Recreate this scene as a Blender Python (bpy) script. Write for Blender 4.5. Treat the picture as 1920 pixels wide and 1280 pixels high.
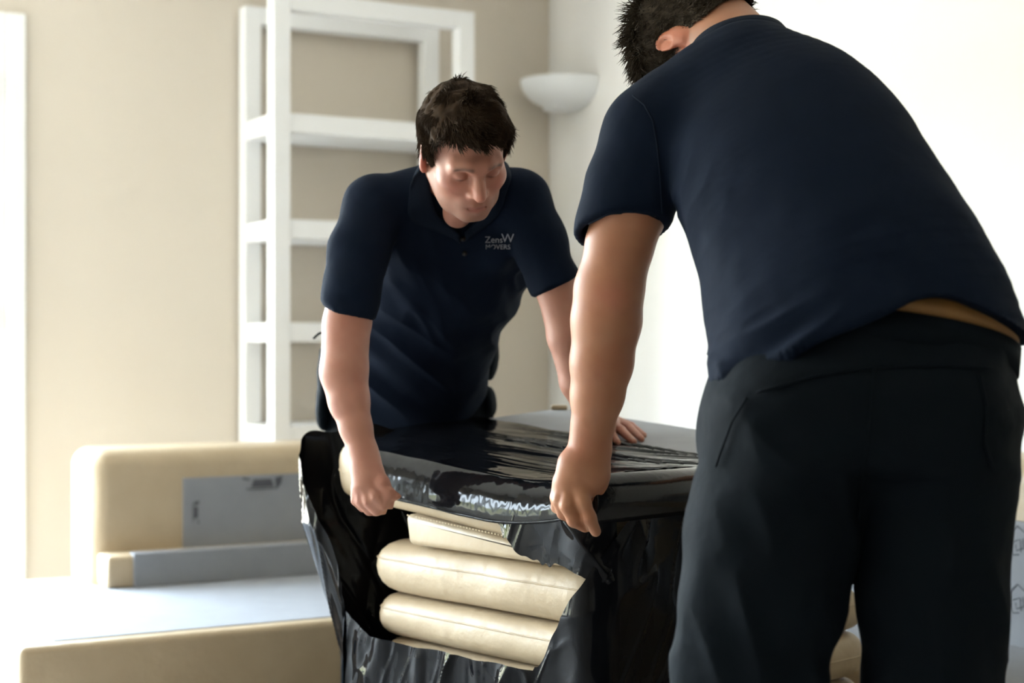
import bpy, bmesh, math, random
import numpy as np
from mathutils import Vector, Matrix

random.seed(4)
RNG = np.random.default_rng(7)
for o in list(bpy.data.objects):
    bpy.data.objects.remove(o)
SC = bpy.context.scene
COL = SC.collection

# ------------------------------------------------------------------ camera
FPX, EYE, HOR = 3000.0, 1.0, 650.0
cam_d = bpy.data.cameras.new('camera')
cam = bpy.data.objects.new('camera', cam_d)
COL.objects.link(cam)
cam.location = (0, 0, EYE)
cam.rotation_euler = (math.radians(90), 0, 0)
cam_d.sensor_width = 36.0
cam_d.lens = FPX / 1920.0 * 36.0
cam_d.shift_y = (HOR - 640.0) / 1920.0
cam_d.clip_start = 0.05
cam_d.dof.use_dof = True
cam_d.dof.focus_distance = 2.85
cam_d.dof.aperture_fstop = 2.8
SC.camera = cam


def at(px, py, d):
    return Vector(((px - 960.0) / FPX * d, d, EYE + (HOR - py) / FPX * d))


ROOM = math.radians(29.0)
U = Vector((math.cos(ROOM), math.sin(ROOM), 0))
V = Vector((-math.sin(ROOM), math.cos(ROOM), 0))


def uv(u, v, z=0.0):
    p = U * u + V * v
    return Vector((p.x, p.y, z))


# ------------------------------------------------------------------ world / light
w = bpy.data.worlds.new('daylight')
SC.world = w
w.use_nodes = True
nt = w.node_tree
nt.nodes.clear()
out = nt.nodes.new('ShaderNodeOutputWorld')
bg = nt.nodes.new('ShaderNodeBackground')
tc = nt.nodes.new('ShaderNodeTexCoord')
sep = nt.nodes.new('ShaderNodeSeparateXYZ')
ramp = nt.nodes.new('ShaderNodeValToRGB')
nz = nt.nodes.new('ShaderNodeTexNoise')
nz.inputs['Scale'].default_value = 9.0
mad = nt.nodes.new('ShaderNodeMath')
mad.operation = 'MULTIPLY_ADD'
mad.inputs[1].default_value = 0.16
nt.links.new(tc.outputs['Generated'], sep.inputs[0])
nt.links.new(tc.outputs['Generated'], nz.inputs['Vector'])
nt.links.new(nz.outputs['Fac'], mad.inputs[0])
nt.links.new(sep.outputs['Z'], mad.inputs[2])
nt.links.new(mad.outputs[0], ramp.inputs['Fac'])
cr = ramp.color_ramp
cr.elements[0].position = 0.0
cr.elements[0].color = (0.30, 0.30, 0.27, 1)
cr.elements[1].position = 0.14
cr.elements[1].color = (0.20, 0.235, 0.12, 1)
e = cr.elements.new(0.17)
e.color = (0.76, 0.89, 1.0, 1)
e = cr.elements.new(1.0)
e.color = (0.66, 0.84, 1.0, 1)
nt.links.new(ramp.outputs[0], bg.inputs['Color'])
bg.inputs['Strength'].default_value = 50.0
nt.links.new(bg.outputs[0], out.inputs['Surface'])
SC.view_settings.view_transform = 'Standard'
SC.view_settings.look = 'None'
SC.view_settings.exposure = 0.38
SC.view_settings.gamma = 1.0
SC.view_settings.use_curve_mapping = False

BACK_V, RIGHT_U, LEFT_U, REAR_V, CEIL = 5.52, 3.23, -2.00, -2.2, 2.60
WIN_V0, WIN_V1, WIN_Z0, WIN_Z1 = 4.85, 5.45, 0.40, 2.10
DOOR_U0, DOOR_U1, DOOR_Z = -1.85, 1.105, 2.07


def portal(name, loc, normal, sx, sy):
    l = bpy.data.lights.new(name, 'AREA')
    l.shape = 'RECTANGLE'
    l.size, l.size_y = sx, sy
    l.cycles.is_portal = True
    o = bpy.data.objects.new(name, l)
    COL.objects.link(o)
    o.location = loc
    o.rotation_euler = Vector(normal).to_track_quat('-Z', 'Z').to_euler()
    return o


portal('window_daylight_portal', uv(LEFT_U - 0.14, (WIN_V0 + WIN_V1) / 2, (WIN_Z0 + WIN_Z1) / 2), U,
       WIN_V1 - WIN_V0, WIN_Z1 - WIN_Z0)
portal('door_daylight_portal', uv((DOOR_U0 + DOOR_U1) / 2, BACK_V + 0.14, DOOR_Z / 2), -V, DOOR_U1 - DOOR_U0, DOOR_Z)

# ------------------------------------------------------------------ materials


def mat(name, color, rough=0.6, spec=0.5, noise=None, bump=None, metal=0.0, sheen=0.0, sss=0.0, coat=0.0,
        attr=None, clear=False):
    m = bpy.data.materials.new(name)
    m.use_nodes = True
    t = m.node_tree
    b = t.nodes['Principled BSDF']
    b.inputs['Base Color'].default_value = (*color, 1)
    b.inputs['Roughness'].default_value = rough
    b.inputs['Specular IOR Level'].default_value = spec
    b.inputs['Metallic'].default_value = metal
    if sheen:
        b.inputs['Sheen Weight'].default_value = sheen
        b.inputs['Sheen Roughness'].default_value = 0.4
    if sss:
        b.inputs['Subsurface Weight'].default_value = sss
        b.inputs['Subsurface Radius'].default_value = (0.012, 0.004, 0.002)
        b.inputs['Subsurface Scale'].default_value = 1.0
    if coat:
        b.inputs['Coat Weight'].default_value = coat
    co = t.nodes.new('ShaderNodeTexCoord')
    src = None
    if attr:
        a = t.nodes.new('ShaderNodeAttribute')
        a.attribute_name = attr
        src = a.outputs['Color']
    if noise:
        sc, amt, col2 = noise
        n = t.nodes.new('ShaderNodeTexNoise')
        n.inputs['Scale'].default_value = sc
        n.inputs['Detail'].default_value = 4
        t.links.new(co.outputs['Object'], n.inputs['Vector'])
        mx = t.nodes.new('ShaderNodeMix')
        mx.data_type = 'RGBA'
        mp = t.nodes.new('ShaderNodeMapRange')
        mp.inputs['From Min'].default_value = 0.3
        mp.inputs['From Max'].default_value = 0.7
        mp.inputs['To Max'].default_value = amt
        t.links.new(n.outputs['Fac'], mp.inputs['Value'])
        t.links.new(mp.outputs['Result'], mx.inputs['Factor'])
        if src:
            t.links.new(src, mx.inputs['A'])
        else:
            mx.inputs['A'].default_value = (*color, 1)
        mx.inputs['B'].default_value = (*col2, 1)
        src = mx.outputs['Result']
    if src:
        t.links.new(src, b.inputs['Base Color'])
    if bump:
        prev = None
        for sc, st in bump:
            n = t.nodes.new('ShaderNodeTexNoise')
            n.inputs['Scale'].default_value = sc
            n.inputs['Detail'].default_value = 3
            t.links.new(co.outputs['Object'], n.inputs['Vector'])
            bm = t.nodes.new('ShaderNodeBump')
            bm.inputs['Strength'].default_value = st
            bm.inputs['Distance'].default_value = 0.3 / sc
            t.links.new(n.outputs['Fac'], bm.inputs['Height'])
            if prev:
                t.links.new(prev, bm.inputs['Normal'])
            prev = bm.outputs['Normal']
        t.links.new(prev, b.inputs['Normal'])
    return m


def glass_mat():
    m = bpy.data.materials.new('window_glass')
    m.use_nodes = True
    t = m.node_tree
    t.nodes.clear()
    o = t.nodes.new('ShaderNodeOutputMaterial')
    tr = t.nodes.new('ShaderNodeBsdfTransparent')
    gl = t.nodes.new('ShaderNodeBsdfGlossy')
    gl.inputs['Roughness'].default_value = 0.02
    mx = t.nodes.new('ShaderNodeMixShader')
    mx.inputs['Fac'].default_value = 0.05
    t.links.new(tr.outputs[0], mx.inputs[1])
    t.links.new(gl.outputs[0], mx.inputs[2])
    t.links.new(mx.outputs[0], o.inputs['Surface'])
    return m


M = {}
M['wall'] = mat('cream_wall_paint', (0.655, 0.588, 0.50), 0.75, 0.3, noise=(3.0, 0.25, (0.63, 0.563, 0.475)), bump=[(160, 0.06)])
M['wallwhite'] = mat('white_wall_paint', (0.80, 0.78, 0.755), 0.75, 0.3, noise=(3.0, 0.25, (0.78, 0.76, 0.735)), bump=[(160, 0.06)])
M['ceil'] = mat('ceiling_paint', (0.85, 0.84, 0.81), 0.8, 0.2, bump=[(120, 0.05)])
M['carpet'] = mat('floor_carpet', (0.42, 0.395, 0.37), 0.95, 0.1, noise=(180, 0.5, (0.36, 0.335, 0.31)), bump=[(400, 0.4)])
M['gloss'] = mat('white_gloss_paint', (0.86, 0.86, 0.85), 0.35, 0.5, noise=(20, 0.1, (0.82, 0.82, 0.81)))
M['shelf'] = mat('white_satin_shelf_paint', (0.84, 0.84, 0.84), 0.45, 0.4, noise=(14, 0.2, (0.80, 0.79, 0.78)))
M['plaster'] = mat('white_plaster', (0.83, 0.84, 0.85), 0.55, 0.4, noise=(25, 0.15, (0.79, 0.80, 0.81)), bump=[(60, 0.05)])
M['chrome'] = mat('steel_hinge', (0.55, 0.56, 0.58), 0.3, 0.5, metal=1.0, noise=(40, 0.3, (0.45, 0.46, 0.48)))
M['leather'] = mat('cream_leather', (0.43, 0.338, 0.225), 0.45, 0.35, noise=(9, 0.5, (0.36, 0.275, 0.175)),
                   bump=[(26, 0.22), (420, 0.18)])
M['seam'] = mat('seam_thread', (0.40, 0.31, 0.19), 0.7, 0.3, noise=(300, 0.5, (0.30, 0.23, 0.14)))
M['greycloth'] = mat('grey_lining_cloth', (0.25, 0.257, 0.275), 0.85, 0.2, noise=(14, 0.5, (0.215, 0.22, 0.24)),
                     bump=[(18, 0.12), (700, 0.25)])
M['toplining'] = mat('pale_grey_lining_cloth', (0.36, 0.37, 0.39), 0.85, 0.2, noise=(14, 0.5, (0.31, 0.32, 0.34)),
                       bump=[(18, 0.15), (700, 0.25)])
M['print'] = mat('dark_lining_print', (0.085, 0.088, 0.10), 0.85, 0.2, noise=(60, 0.4, (0.10, 0.10, 0.11)))
M['film'] = mat('black_stretch_film', (0.003, 0.0034, 0.0045), 0.055, 0.11, noise=(6, 0.4, (0.010, 0.010, 0.012)),
                bump=[(9, 0.10)])
M['roll'] = mat('black_film_roll', (0.005, 0.0055, 0.007), 0.16, 0.35, noise=(6, 0.3, (0.010, 0.010, 0.012)),
                bump=[(70, 0.10)])
M['card'] = mat('cardboard_core', (0.40, 0.29, 0.17), 0.85, 0.2, noise=(50, 0.4, (0.33, 0.24, 0.14)))
M['navy'] = mat('navy_jersey', (0.0038, 0.0078, 0.0185), 0.85, 0.08, noise=(30, 0.35, (0.003, 0.0067, 0.0150)),
                bump=[(14, 0.16), (900, 0.25)])
M['navytrim'] = mat('navy_rib_knit', (0.0042, 0.0085, 0.018), 0.85, 0.1, noise=(200, 0.4, (0.006, 0.010, 0.02)),
                    bump=[(700, 0.35)])
M['trouser'] = mat('dark_navy_twill', (0.0022, 0.0046, 0.0076), 0.8, 0.08, noise=(22, 0.4, (0.003, 0.0046, 0.0075)),
                   bump=[(16, 0.22), (900, 0.2)])
M['belt'] = mat('tan_leather_belt', (0.22, 0.11, 0.03), 0.55, 0.4, noise=(40, 0.5, (0.16, 0.08, 0.025)), bump=[(200, 0.15)])
M['thread'] = mat('pale_embroidery_thread', (0.20, 0.20, 0.22), 0.7, 0.3, noise=(400, 0.4, (0.13, 0.13, 0.15)))
M['skin'] = mat('skin', (0.55, 0.30, 0.22), 0.5, 0.4, attr='Col', sss=0.12, bump=[(55, 0.06), (420, 0.16)])
M['hair_a'] = mat('dark_brown_hair', (0.024, 0.0145, 0.0088), 0.8, 0.08, noise=(60, 0.6, (0.056, 0.034, 0.019)))
M['hair_b'] = mat('brown_grey_hair', (0.024, 0.016, 0.010), 0.8, 0.10, noise=(90, 0.6, (0.055, 0.042, 0.028)))
M['shoe'] = mat('black_shoe_leather', (0.012, 0.011, 0.010), 0.45, 0.5, noise=(30, 0.4, (0.02, 0.018, 0.016)))
M['glass'] = glass_mat()
M['zip'] = mat('zip_metal', (0.5, 0.5, 0.5), 0.35, 0.5, metal=1.0, noise=(200, 0.3, (0.35, 0.35, 0.35)))

# ------------------------------------------------------------------ object helpers


def link(name, me, m=None, parent=None, loc=None, rotz=None):
    o = bpy.data.objects.new(name, me)
    COL.objects.link(o)
    if m is not None and me is not None:
        me.materials.clear()
        me.materials.append(m)
    if loc is not None:
        o.location = loc
    if rotz is not None:
        o.rotation_euler = (0, 0, rotz)
    if parent is not None:
        o.parent = parent
    return o


def tag(o, label=None, cat=None, group=None, kind=None):
    if label:
        o['label'] = label
    if cat:
        o['category'] = cat
    if group:
        o['group'] = group
    if kind:
        o['kind'] = kind
    return o


def empty(name, loc=(0, 0, 0), rotz=0.0):
    o = link(name, None)
    o.location = loc
    o.rotation_euler = (0, 0, rotz)
    o.empty_display_size = 0.1
    return o


def bm_mesh(bm, name='m', smooth=False):
    me = bpy.data.meshes.new(name)
    bmesh.ops.recalc_face_normals(bm, faces=bm.faces)
    bm.to_mesh(me)
    bm.free()
    if smooth:
        me.polygons.foreach_set('use_smooth', [True] * len(me.polygons))
    return me


def add_box(bm, x0, x1, y0, y1, z0, z1, bev=0.0, seg=2):
    r = bmesh.ops.create_cube(bm, size=1.0)
    vs = r['verts']
    for v in vs:
        v.co = Vector((x0 + (v.co.x + .5) * (x1 - x0), y0 + (v.co.y + .5) * (y1 - y0), z0 + (v.co.z + .5) * (z1 - z0)))
    if bev > 0:
        es = list({e for v in vs for e in v.link_edges})
        bmesh.ops.bevel(bm, geom=es, offset=bev, segments=seg, affect='EDGES', profile=0.5)


def box(name, x0, x1, y0, y1, z0, z1, m, parent=None, bev=0.0, seg=2, smooth=False):
    bm = bmesh.new()
    add_box(bm, x0, x1, y0, y1, z0, z1, bev, seg)
    me = bm_mesh(bm, name, smooth)
    return link(name, me, m, parent)


def room_box(name, u0, u1, v0, v1, z0, z1, m, bev=0.0, kind='structure'):
    o = box(name, u0, u1, v0, v1, z0, z1, m, None, bev)
    o.rotation_euler = (0, 0, ROOM)
    if kind:
        o['kind'] = kind
    return o


def np_mesh(name, V_, F_, smooth=True):
    me = bpy.data.meshes.new(name)
    V_ = np.ascontiguousarray(V_, dtype=np.float32)
    F_ = np.ascontiguousarray(F_, dtype=np.int32)
    n = F_.shape[1]
    me.vertices.add(len(V_))
    me.vertices.foreach_set('co', V_.ravel())
    me.loops.add(F_.size)
    me.loops.foreach_set('vertex_index', F_.ravel())
    me.polygons.add(len(F_))
    me.polygons.foreach_set('loop_start', np.arange(0, F_.size, n, dtype=np.int32))
    me.polygons.foreach_set('loop_total', np.full(len(F_), n, dtype=np.int32))
    if smooth:
        me.polygons.foreach_set('use_smooth', np.ones(len(F_), dtype=bool))
    me.update(calc_edges=True)
    me.validate()
    return me


def grid_mesh(name, P, smooth=True, closed_u=False):
    nu, nv = P.shape[:2]
    idx = np.arange(nu * nv).reshape(nu, nv)
    if closed_u:
        idx = np.vstack([idx, idx[:1]])
    F = np.stack([idx[:-1, :-1], idx[1:, :-1], idx[1:, 1:], idx[:-1, 1:]], -1).reshape(-1, 4)
    return np_mesh(name, P.reshape(-1, 3), F, smooth)


def tube_mesh(name, pts, rad, nseg=8, caps=True):
    pts = [Vector(p) for p in pts]
    n = len(pts)
    rads = rad if hasattr(rad, '__len__') else [rad] * n
    V_, F_ = [], []
    prev = None
    for i, p in enumerate(pts):
        t = (pts[min(i + 1, n - 1)] - pts[max(i - 1, 0)]).normalized()
        if prev is None:
            prev = t.orthogonal().normalized()
        a = (prev - t * prev.dot(t)).normalized()
        prev = a
        b = t.cross(a)
        for k in range(nseg):
            an = 2 * math.pi * k / nseg
            V_.append(p + (a * math.cos(an) + b * math.sin(an)) * rads[i])
    bm = bmesh.new()
    bv = [bm.verts.new(v) for v in V_]
    for i in range(n - 1):
        for k in range(nseg):
            bm.faces.new((bv[i * nseg + k], bv[i * nseg + (k + 1) % nseg], bv[(i + 1) * nseg + (k + 1) % nseg], bv[(i + 1) * nseg + k]))
    if caps:
        bm.faces.new(bv[:nseg][::-1])
        bm.faces.new(bv[-nseg:])
    return bm_mesh(bm, name, True)


# ------------------------------------------------------------------ numeric noise
_L = RNG.random((32, 32, 32)).astype(np.float32)


def vnoise(P, scale, seed=0):
    Q = np.asarray(P, dtype=np.float32) * scale + seed * 7.31
    I = np.floor(Q).astype(np.int32)
    f = Q - I
    f = f * f * (3 - 2 * f)
    r = 0
    for dx in (0, 1):
        wx = f[..., 0] if dx else 1 - f[..., 0]
        for dy in (0, 1):
            wy = f[..., 1] if dy else 1 - f[..., 1]
            for dz in (0, 1):
                wz = f[..., 2] if dz else 1 - f[..., 2]
                r = r + wx * wy * wz * _L[(I[..., 0] + dx) % 32, (I[..., 1] + dy) % 32, (I[..., 2] + dz) % 32]
    return r * 2 - 1


# ------------------------------------------------------------------ signed distance modelling


def axis(parts):
    xs = []
    for a, b, s in parts:
        n = max(1, int(round((b - a) / s)))
        xs += list(a + (b - a) * np.arange(n) / n)
    xs.append(parts[-1][1])
    return np.array(xs, dtype=np.float32)


def smin(a, b, k):
    if k <= 0:
        return np.minimum(a, b)
    h = np.maximum(k - np.abs(a - b), 0) / k
    return np.minimum(a, b) - h * h * k * 0.25


def smax(a, b, k):
    return -smin(-a, -b, k)


class Field:
    def __init__(self, xs, ys, zs):
        self.ax = (xs, ys, zs)
        self.d = np.full((len(xs), len(ys), len(zs)), 0.2, dtype=np.float32)

    def _sl(self, lo, hi):
        s = []
        for a, l, h in zip(self.ax, lo, hi):
            i0 = max(0, int(np.searchsorted(a, l)) - 1)
            i1 = min(len(a), int(np.searchsorted(a, h)) + 1)
            s.append(slice(i0, max(i1, i0)))
        return tuple(s)

    def op(self, fn, lo, hi, k=0.0, mode='add'):
        m = 0.02 + k
        sl = self._sl([l - m for l in lo], [h + m for h in hi])
        if any(s.stop <= s.start for s in sl):
            return
        X, Y, Z = np.meshgrid(self.ax[0][sl[0]], self.ax[1][sl[1]], self.ax[2][sl[2]], indexing='ij')
        P = np.stack([X, Y, Z], -1)
        v = fn(P).astype(np.float32)
        if mode == 'add':
            self.d[sl] = smin(self.d[sl], v, k)
        elif mode == 'sub':
            self.d[sl] = smax(self.d[sl], -v, k)
        else:
            self.d[sl] = smax(self.d[sl], v, k)

    def cap(self, pts, k=0.01, mode='add'):
        """chain of tapered capsules, pts = [(Vector, r)...]"""
        for (a, ra), (b, rb) in zip(pts[:-1], pts[1:]):
            a = np.array(a, dtype=np.float32)
            b = np.array(b, dtype=np.float32)
            r = max(ra, rb)
            self.op(lambda P, a=a, b=b, ra=ra, rb=rb: f_cap(P, a, b, ra, rb),
                    np.minimum(a, b) - r, np.maximum(a, b) + r, k, mode)

    def ell(self, c, r, k=0.01, fr=None, mode='add'):
        c = np.array(c, dtype=np.float32)
        r = np.array(r, dtype=np.float32)
        R = np.eye(3, dtype=np.float32) if fr is None else fr
        m = float(max(r))
        self.op(lambda P: f_ell(P, c, r, R), c - m, c + m, k, mode)

    def etube(self, st, right, k=0.02, kin=0.03, capf=0.5, mode='add', n=40):
        """smooth elliptical tube through the stations (point, half width, half depth)"""
        A = np.array([[*s[0], s[1], s[2]] for s in st], dtype=float)
        L = np.r_[0, np.cumsum(np.linalg.norm(np.diff(A[:, :3], axis=0), axis=1))]
        x = np.linspace(0, L[-1], n)
        i = np.clip(np.searchsorted(L, x) - 1, 0, len(L) - 2)
        h = (L[i + 1] - L[i])[:, None]
        t = ((x - L[i]) / h[:, 0])[:, None]
        m = np.gradient(A, L, axis=0)
        B = (2 * t ** 3 - 3 * t ** 2 + 1) * A[i] + (t ** 3 - 2 * t ** 2 + t) * h * m[i] + \
            (-2 * t ** 3 + 3 * t ** 2) * A[i + 1] + (t ** 3 - t ** 2) * h * m[i + 1]
        rv = np.array(right, dtype=np.float32)
        for q in range(n - 1):
            sg = [(B[q, :3], B[q, 3], B[q, 4]), (B[q + 1, :3], B[q + 1, 3], B[q + 1, 4])]
            end = q in (0, n - 2)
            r = max(B[q, 3], B[q, 4])
            T = np.abs(B[q + 1, :3] - B[q, :3])
            T = T / np.linalg.norm(T)
            ext = r * np.sqrt(np.maximum(1 - T * T, 0)) + .05 * T + .02
            lo = np.minimum(sg[0][0], sg[1][0]) - ext
            hi = np.maximum(sg[0][0], sg[1][0]) + ext
            cf = capf if end else .28
            self.op(lambda P: f_etube(P, sg, rv, 0, cf), lo, hi, 0.0, mode)

    def plane_cut(self, c, n, lo, hi, k=0.004):
        """remove the half space (P-c).n > 0 within a box"""
        c = np.array(c, dtype=np.float32)
        n = np.array(Vector(n).normalized(), dtype=np.float32)
        sl = self._sl(lo, hi)
        X, Y, Z = np.meshgrid(self.ax[0][sl[0]], self.ax[1][sl[1]], self.ax[2][sl[2]], indexing='ij')
        v = (X - c[0]) * n[0] + (Y - c[1]) * n[1] + (Z - c[2]) * n[2]
        self.d[sl] = smax(self.d[sl], v.astype(np.float32), k)

    def roof_cut(self, c1, n1, c2, n2, k=0.004, kk=0.03):
        """remove what lies below both planes: a hem that arches up"""
        X, Y, Z = np.meshgrid(*self.ax, indexing='ij')
        v = None
        for c, n in ((c1, n1), (c2, n2)):
            n = Vector(n).normalized()
            q = (X - c[0]) * n[0] + (Y - c[1]) * n[1] + (Z - c[2]) * n[2]
            v = q if v is None else smin(v, q, kk)
        self.d = smax(self.d, v.astype(np.float32), k)

    def mesh(self, smooth_it=2):
        return surface_nets(self.d, self.ax, smooth_it)


def f_cap(P, a, b, ra, rb):
    ab = b - a
    L2 = float(ab @ ab) + 1e-9
    t = np.clip(((P - a) @ ab) / L2, 0, 1)
    q = P - a - t[..., None] * ab
    return np.sqrt((q * q).sum(-1)) - (ra + (rb - ra) * t)


def f_ell(P, c, r, R):
    q = (P - c) @ R.T
    k0 = np.sqrt(((q / r) ** 2).sum(-1)) + 1e-6
    k1 = np.sqrt(((q / (r * r)) ** 2).sum(-1)) + 1e-6
    return k0 * (k0 - 1) / k1


def f_etube(P, st, right, kin, capf):
    d = None
    for s0, s1 in zip(st[:-1], st[1:]):
        c0 = np.array(s0[0], dtype=np.float32)
        c1 = np.array(s1[0], dtype=np.float32)
        ax = c1 - c0
        L = float(np.sqrt(ax @ ax))
        T = ax / L
        Rv = right - (right @ T) * T
        Rv = Rv / np.sqrt(Rv @ Rv)
        Fv = np.cross(T, Rv)
        q = P - c0
        h = q @ T
        t = np.clip(h / L, 0, 1)
        e = h - t * L
        ts = t
        a = s0[1] + (s1[1] - s0[1]) * ts
        b = s0[2] + (s1[2] - s0[2]) * ts
        x = q @ Rv
        y = q @ Fv
        cc = np.minimum(a, b) * capf
        r = np.sqrt(x * x + y * y + e * e) + 1e-6
        k = np.sqrt((x / a) ** 2 + (y / b) ** 2 + (e / cc) ** 2) + 1e-6
        v = r * (1 - 1 / k)
        d = v if d is None else smin(d, v, kin)
    return d


def surface_nets(D, axs, smooth_it=1):
    ins = D < 0
    c = np.zeros(tuple(s - 1 for s in D.shape), dtype=np.int8)
    for dx in (0, 1):
        for dy in (0, 1):
            for dz in (0, 1):
                c += ins[dx:D.shape[0] - 1 + dx, dy:D.shape[1] - 1 + dy, dz:D.shape[2] - 1 + dz]
    act = (c > 0) & (c < 8)
    ids = np.argwhere(act)
    n = len(ids)
    idx = np.full(act.shape, -1, dtype=np.int32)
    idx[act] = np.arange(n)
    acc = np.zeros((n, 3), dtype=np.float64)
    cnt = np.zeros(n)
    X, Y, Z = axs
    for a in range(3):
        o1, o2 = [x for x in range(3) if x != a]
        for p in (0, 1):
            for q in (0, 1):
                i0 = ids.copy()
                i0[:, o1] += p
                i0[:, o2] += q
                i1 = i0.copy()
                i1[:, a] += 1
                d0 = D[i0[:, 0], i0[:, 1], i0[:, 2]]
                d1 = D[i1[:, 0], i1[:, 1], i1[:, 2]]
                cr_ = (d0 < 0) != (d1 < 0)
                t = np.where(cr_, d0 / np.where(cr_, d0 - d1, 1), 0)
                p0 = np.stack([X[i0[:, 0]], Y[i0[:, 1]], Z[i0[:, 2]]], -1)
                p1 = np.stack([X[i1[:, 0]], Y[i1[:, 1]], Z[i1[:, 2]]], -1)
                pt = p0 + (p1 - p0) * t[:, None]
                acc[cr_] += pt[cr_]
                cnt[cr_] += 1
    Vt = acc / cnt[:, None]
    quads = []
    for a in range(3):
        o1, o2 = [(1, 2), (2, 0), (0, 1)][a]
        sl0 = [slice(None)] * 3
        sl1 = [slice(None)] * 3
        sl0[a] = slice(0, -1)
        sl1[a] = slice(1, None)
        s0 = ins[tuple(sl0)]
        s1 = ins[tuple(sl1)]
        ch = np.argwhere(s0 != s1)
        ok = (ch[:, o1] > 0) & (ch[:, o2] > 0) & (ch[:, o1] < D.shape[o1] - 1) & (ch[:, o2] < D.shape[o2] - 1)
        ch = ch[ok]
        flip = s0[ch[:, 0], ch[:, 1], ch[:, 2]]
        def g(da, db):
            k = ch.copy()
            k[:, o1] -= da
            k[:, o2] -= db
            return idx[k[:, 0], k[:, 1], k[:, 2]]
        q = np.stack([g(1, 1), g(0, 1), g(0, 0), g(1, 0)], -1)
        q[~flip] = q[~flip][:, ::-1]
        quads.append(q)
    F = np.concatenate(quads)
    F = F[(F >= 0).all(1)]
    # taubin style smoothing
    if smooth_it:
        E = np.concatenate([F[:, [0, 1]], F[:, [1, 2]], F[:, [2, 3]], F[:, [3, 0]]])
        deg = np.bincount(E[:, 0], minlength=n) + np.bincount(E[:, 1], minlength=n)
        deg = np.maximum(deg, 1)
        for it in range(smooth_it):
            for lam in (0.5, -0.52):
                nb = np.zeros_like(Vt)
                for ax in range(3):
                    nb[:, ax] = np.bincount(E[:, 0], weights=Vt[E[:, 1], ax], minlength=n) + \
                        np.bincount(E[:, 1], weights=Vt[E[:, 0], ax], minlength=n)
                Vt = Vt + lam * (nb / deg[:, None] - Vt)
    return Vt, F


def vnormals(Vt, F):
    a = Vt[F[:, 2]] - Vt[F[:, 0]]
    b = Vt[F[:, 3]] - Vt[F[:, 1]]
    fn = np.cross(a, b)
    N = np.zeros_like(Vt)
    for k in range(4):
        for ax in range(3):
            N[:, ax] += np.bincount(F[:, k], weights=fn[:, ax], minlength=len(Vt))
    return N / (np.linalg.norm(N, axis=1, keepdims=True) + 1e-12)


def keep_faces(Vt, F, mask_v):
    """keep faces whose vertices are all in the mask"""
    F = F[mask_v[F].all(1)]
    used = np.unique(F)
    mp = np.full(len(Vt), -1, dtype=np.int32)
    mp[used] = np.arange(len(used))
    return Vt[used], mp[F]


def set_colors(me, colors):
    a = me.color_attributes.new('Col', 'FLOAT_COLOR', 'POINT')
    c = np.ones((len(me.vertices), 4), dtype=np.float32)
    c[:, :3] = colors
    a.data.foreach_set('color', c.ravel())


def frame(up, fwd):
    """rows: lateral x, forward y, up z"""
    y = Vector(fwd).normalized()
    z = Vector(up)
    z = (z - y * z.dot(y)).normalized()
    x = y.cross(z)
    return np.array([x, y, z], dtype=np.float32)


exec_parts = []
# ================================================================== ROOM
fl = room_box('floor', LEFT_U - .2, RIGHT_U + .2, REAR_V - .2, BACK_V + .2, -0.1, 0.0, M['carpet'])
ce = room_box('ceiling', LEFT_U - .2, RIGHT_U + .2, REAR_V - .2, BACK_V + .2, CEIL, CEIL + .1, M['ceil'])
room_box('wall_right', RIGHT_U, RIGHT_U + .15, REAR_V - .15, BACK_V + .15, 0, CEIL, M['wallwhite'])
room_box('wall_rear', LEFT_U - .15, RIGHT_U, REAR_V - .15, REAR_V, 0, CEIL, M['wall'])


def wall_with_hole(name, a0, a1, h0, h1, z0, z1, along_u, off0, off1, m):
    bm = bmesh.new()
    rects = [(a0, h0, 0, CEIL), (h1, a1, 0, CEIL), (h0, h1, z1, CEIL)]
    if z0 > 0.01:
        rects.append((h0, h1, 0, z0))
    for b0, b1, c0, c1 in rects:
        if along_u:
            add_box(bm, b0, b1, off0, off1, c0, c1)
        else:
            add_box(bm, off0, off1, b0, b1, c0, c1)
    o = link(name, bm_mesh(bm, name), m)
    o.rotation_euler = (0, 0, ROOM)
    o['kind'] = 'structure'
    return o


wall_with_hole('wall_back', LEFT_U - .15, RIGHT_U, DOOR_U0, DOOR_U1, 0, DOOR_Z, True, BACK_V, BACK_V + .15, M['wall'])
wall_with_hole('wall_left', REAR_V, BACK_V, WIN_V0, WIN_V1, WIN_Z0, WIN_Z1, False, LEFT_U - .15, LEFT_U, M['wall'])


def room_empty(name):
    o = empty(name, (0, 0, 0), ROOM)
    o['kind'] = 'structure'
    return o


# glazed garden door in the back wall (left edge of the photograph)
d1 = room_empty('door_1')
box('architrave', DOOR_U1 + .012, DOOR_U1 + .075, BACK_V - .022, BACK_V - .001, 0, DOOR_Z + .05, M['gloss'], d1, .006)
box('architrave', DOOR_U0 - .075, DOOR_U0 - .012, BACK_V - .022, BACK_V - .001, 0, DOOR_Z + .05, M['gloss'], d1, .006)
box('architrave', DOOR_U0 - .012, DOOR_U1 + .012, BACK_V - .022, BACK_V - .001, DOOR_Z - .012, DOOR_Z + .05, M['gloss'], d1, .006)
box('jamb', DOOR_U1 - .03, DOOR_U1 + .01, BACK_V - .012, BACK_V + .14, 0, DOOR_Z, M['gloss'], d1, .004)
box('jamb', DOOR_U0 - .01, DOOR_U0 + .03, BACK_V - .012, BACK_V + .14, 0, DOOR_Z, M['gloss'], d1, .004)
n_leaf = 4
lw = (DOOR_U1 - DOOR_U0 - .064) / n_leaf
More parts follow.
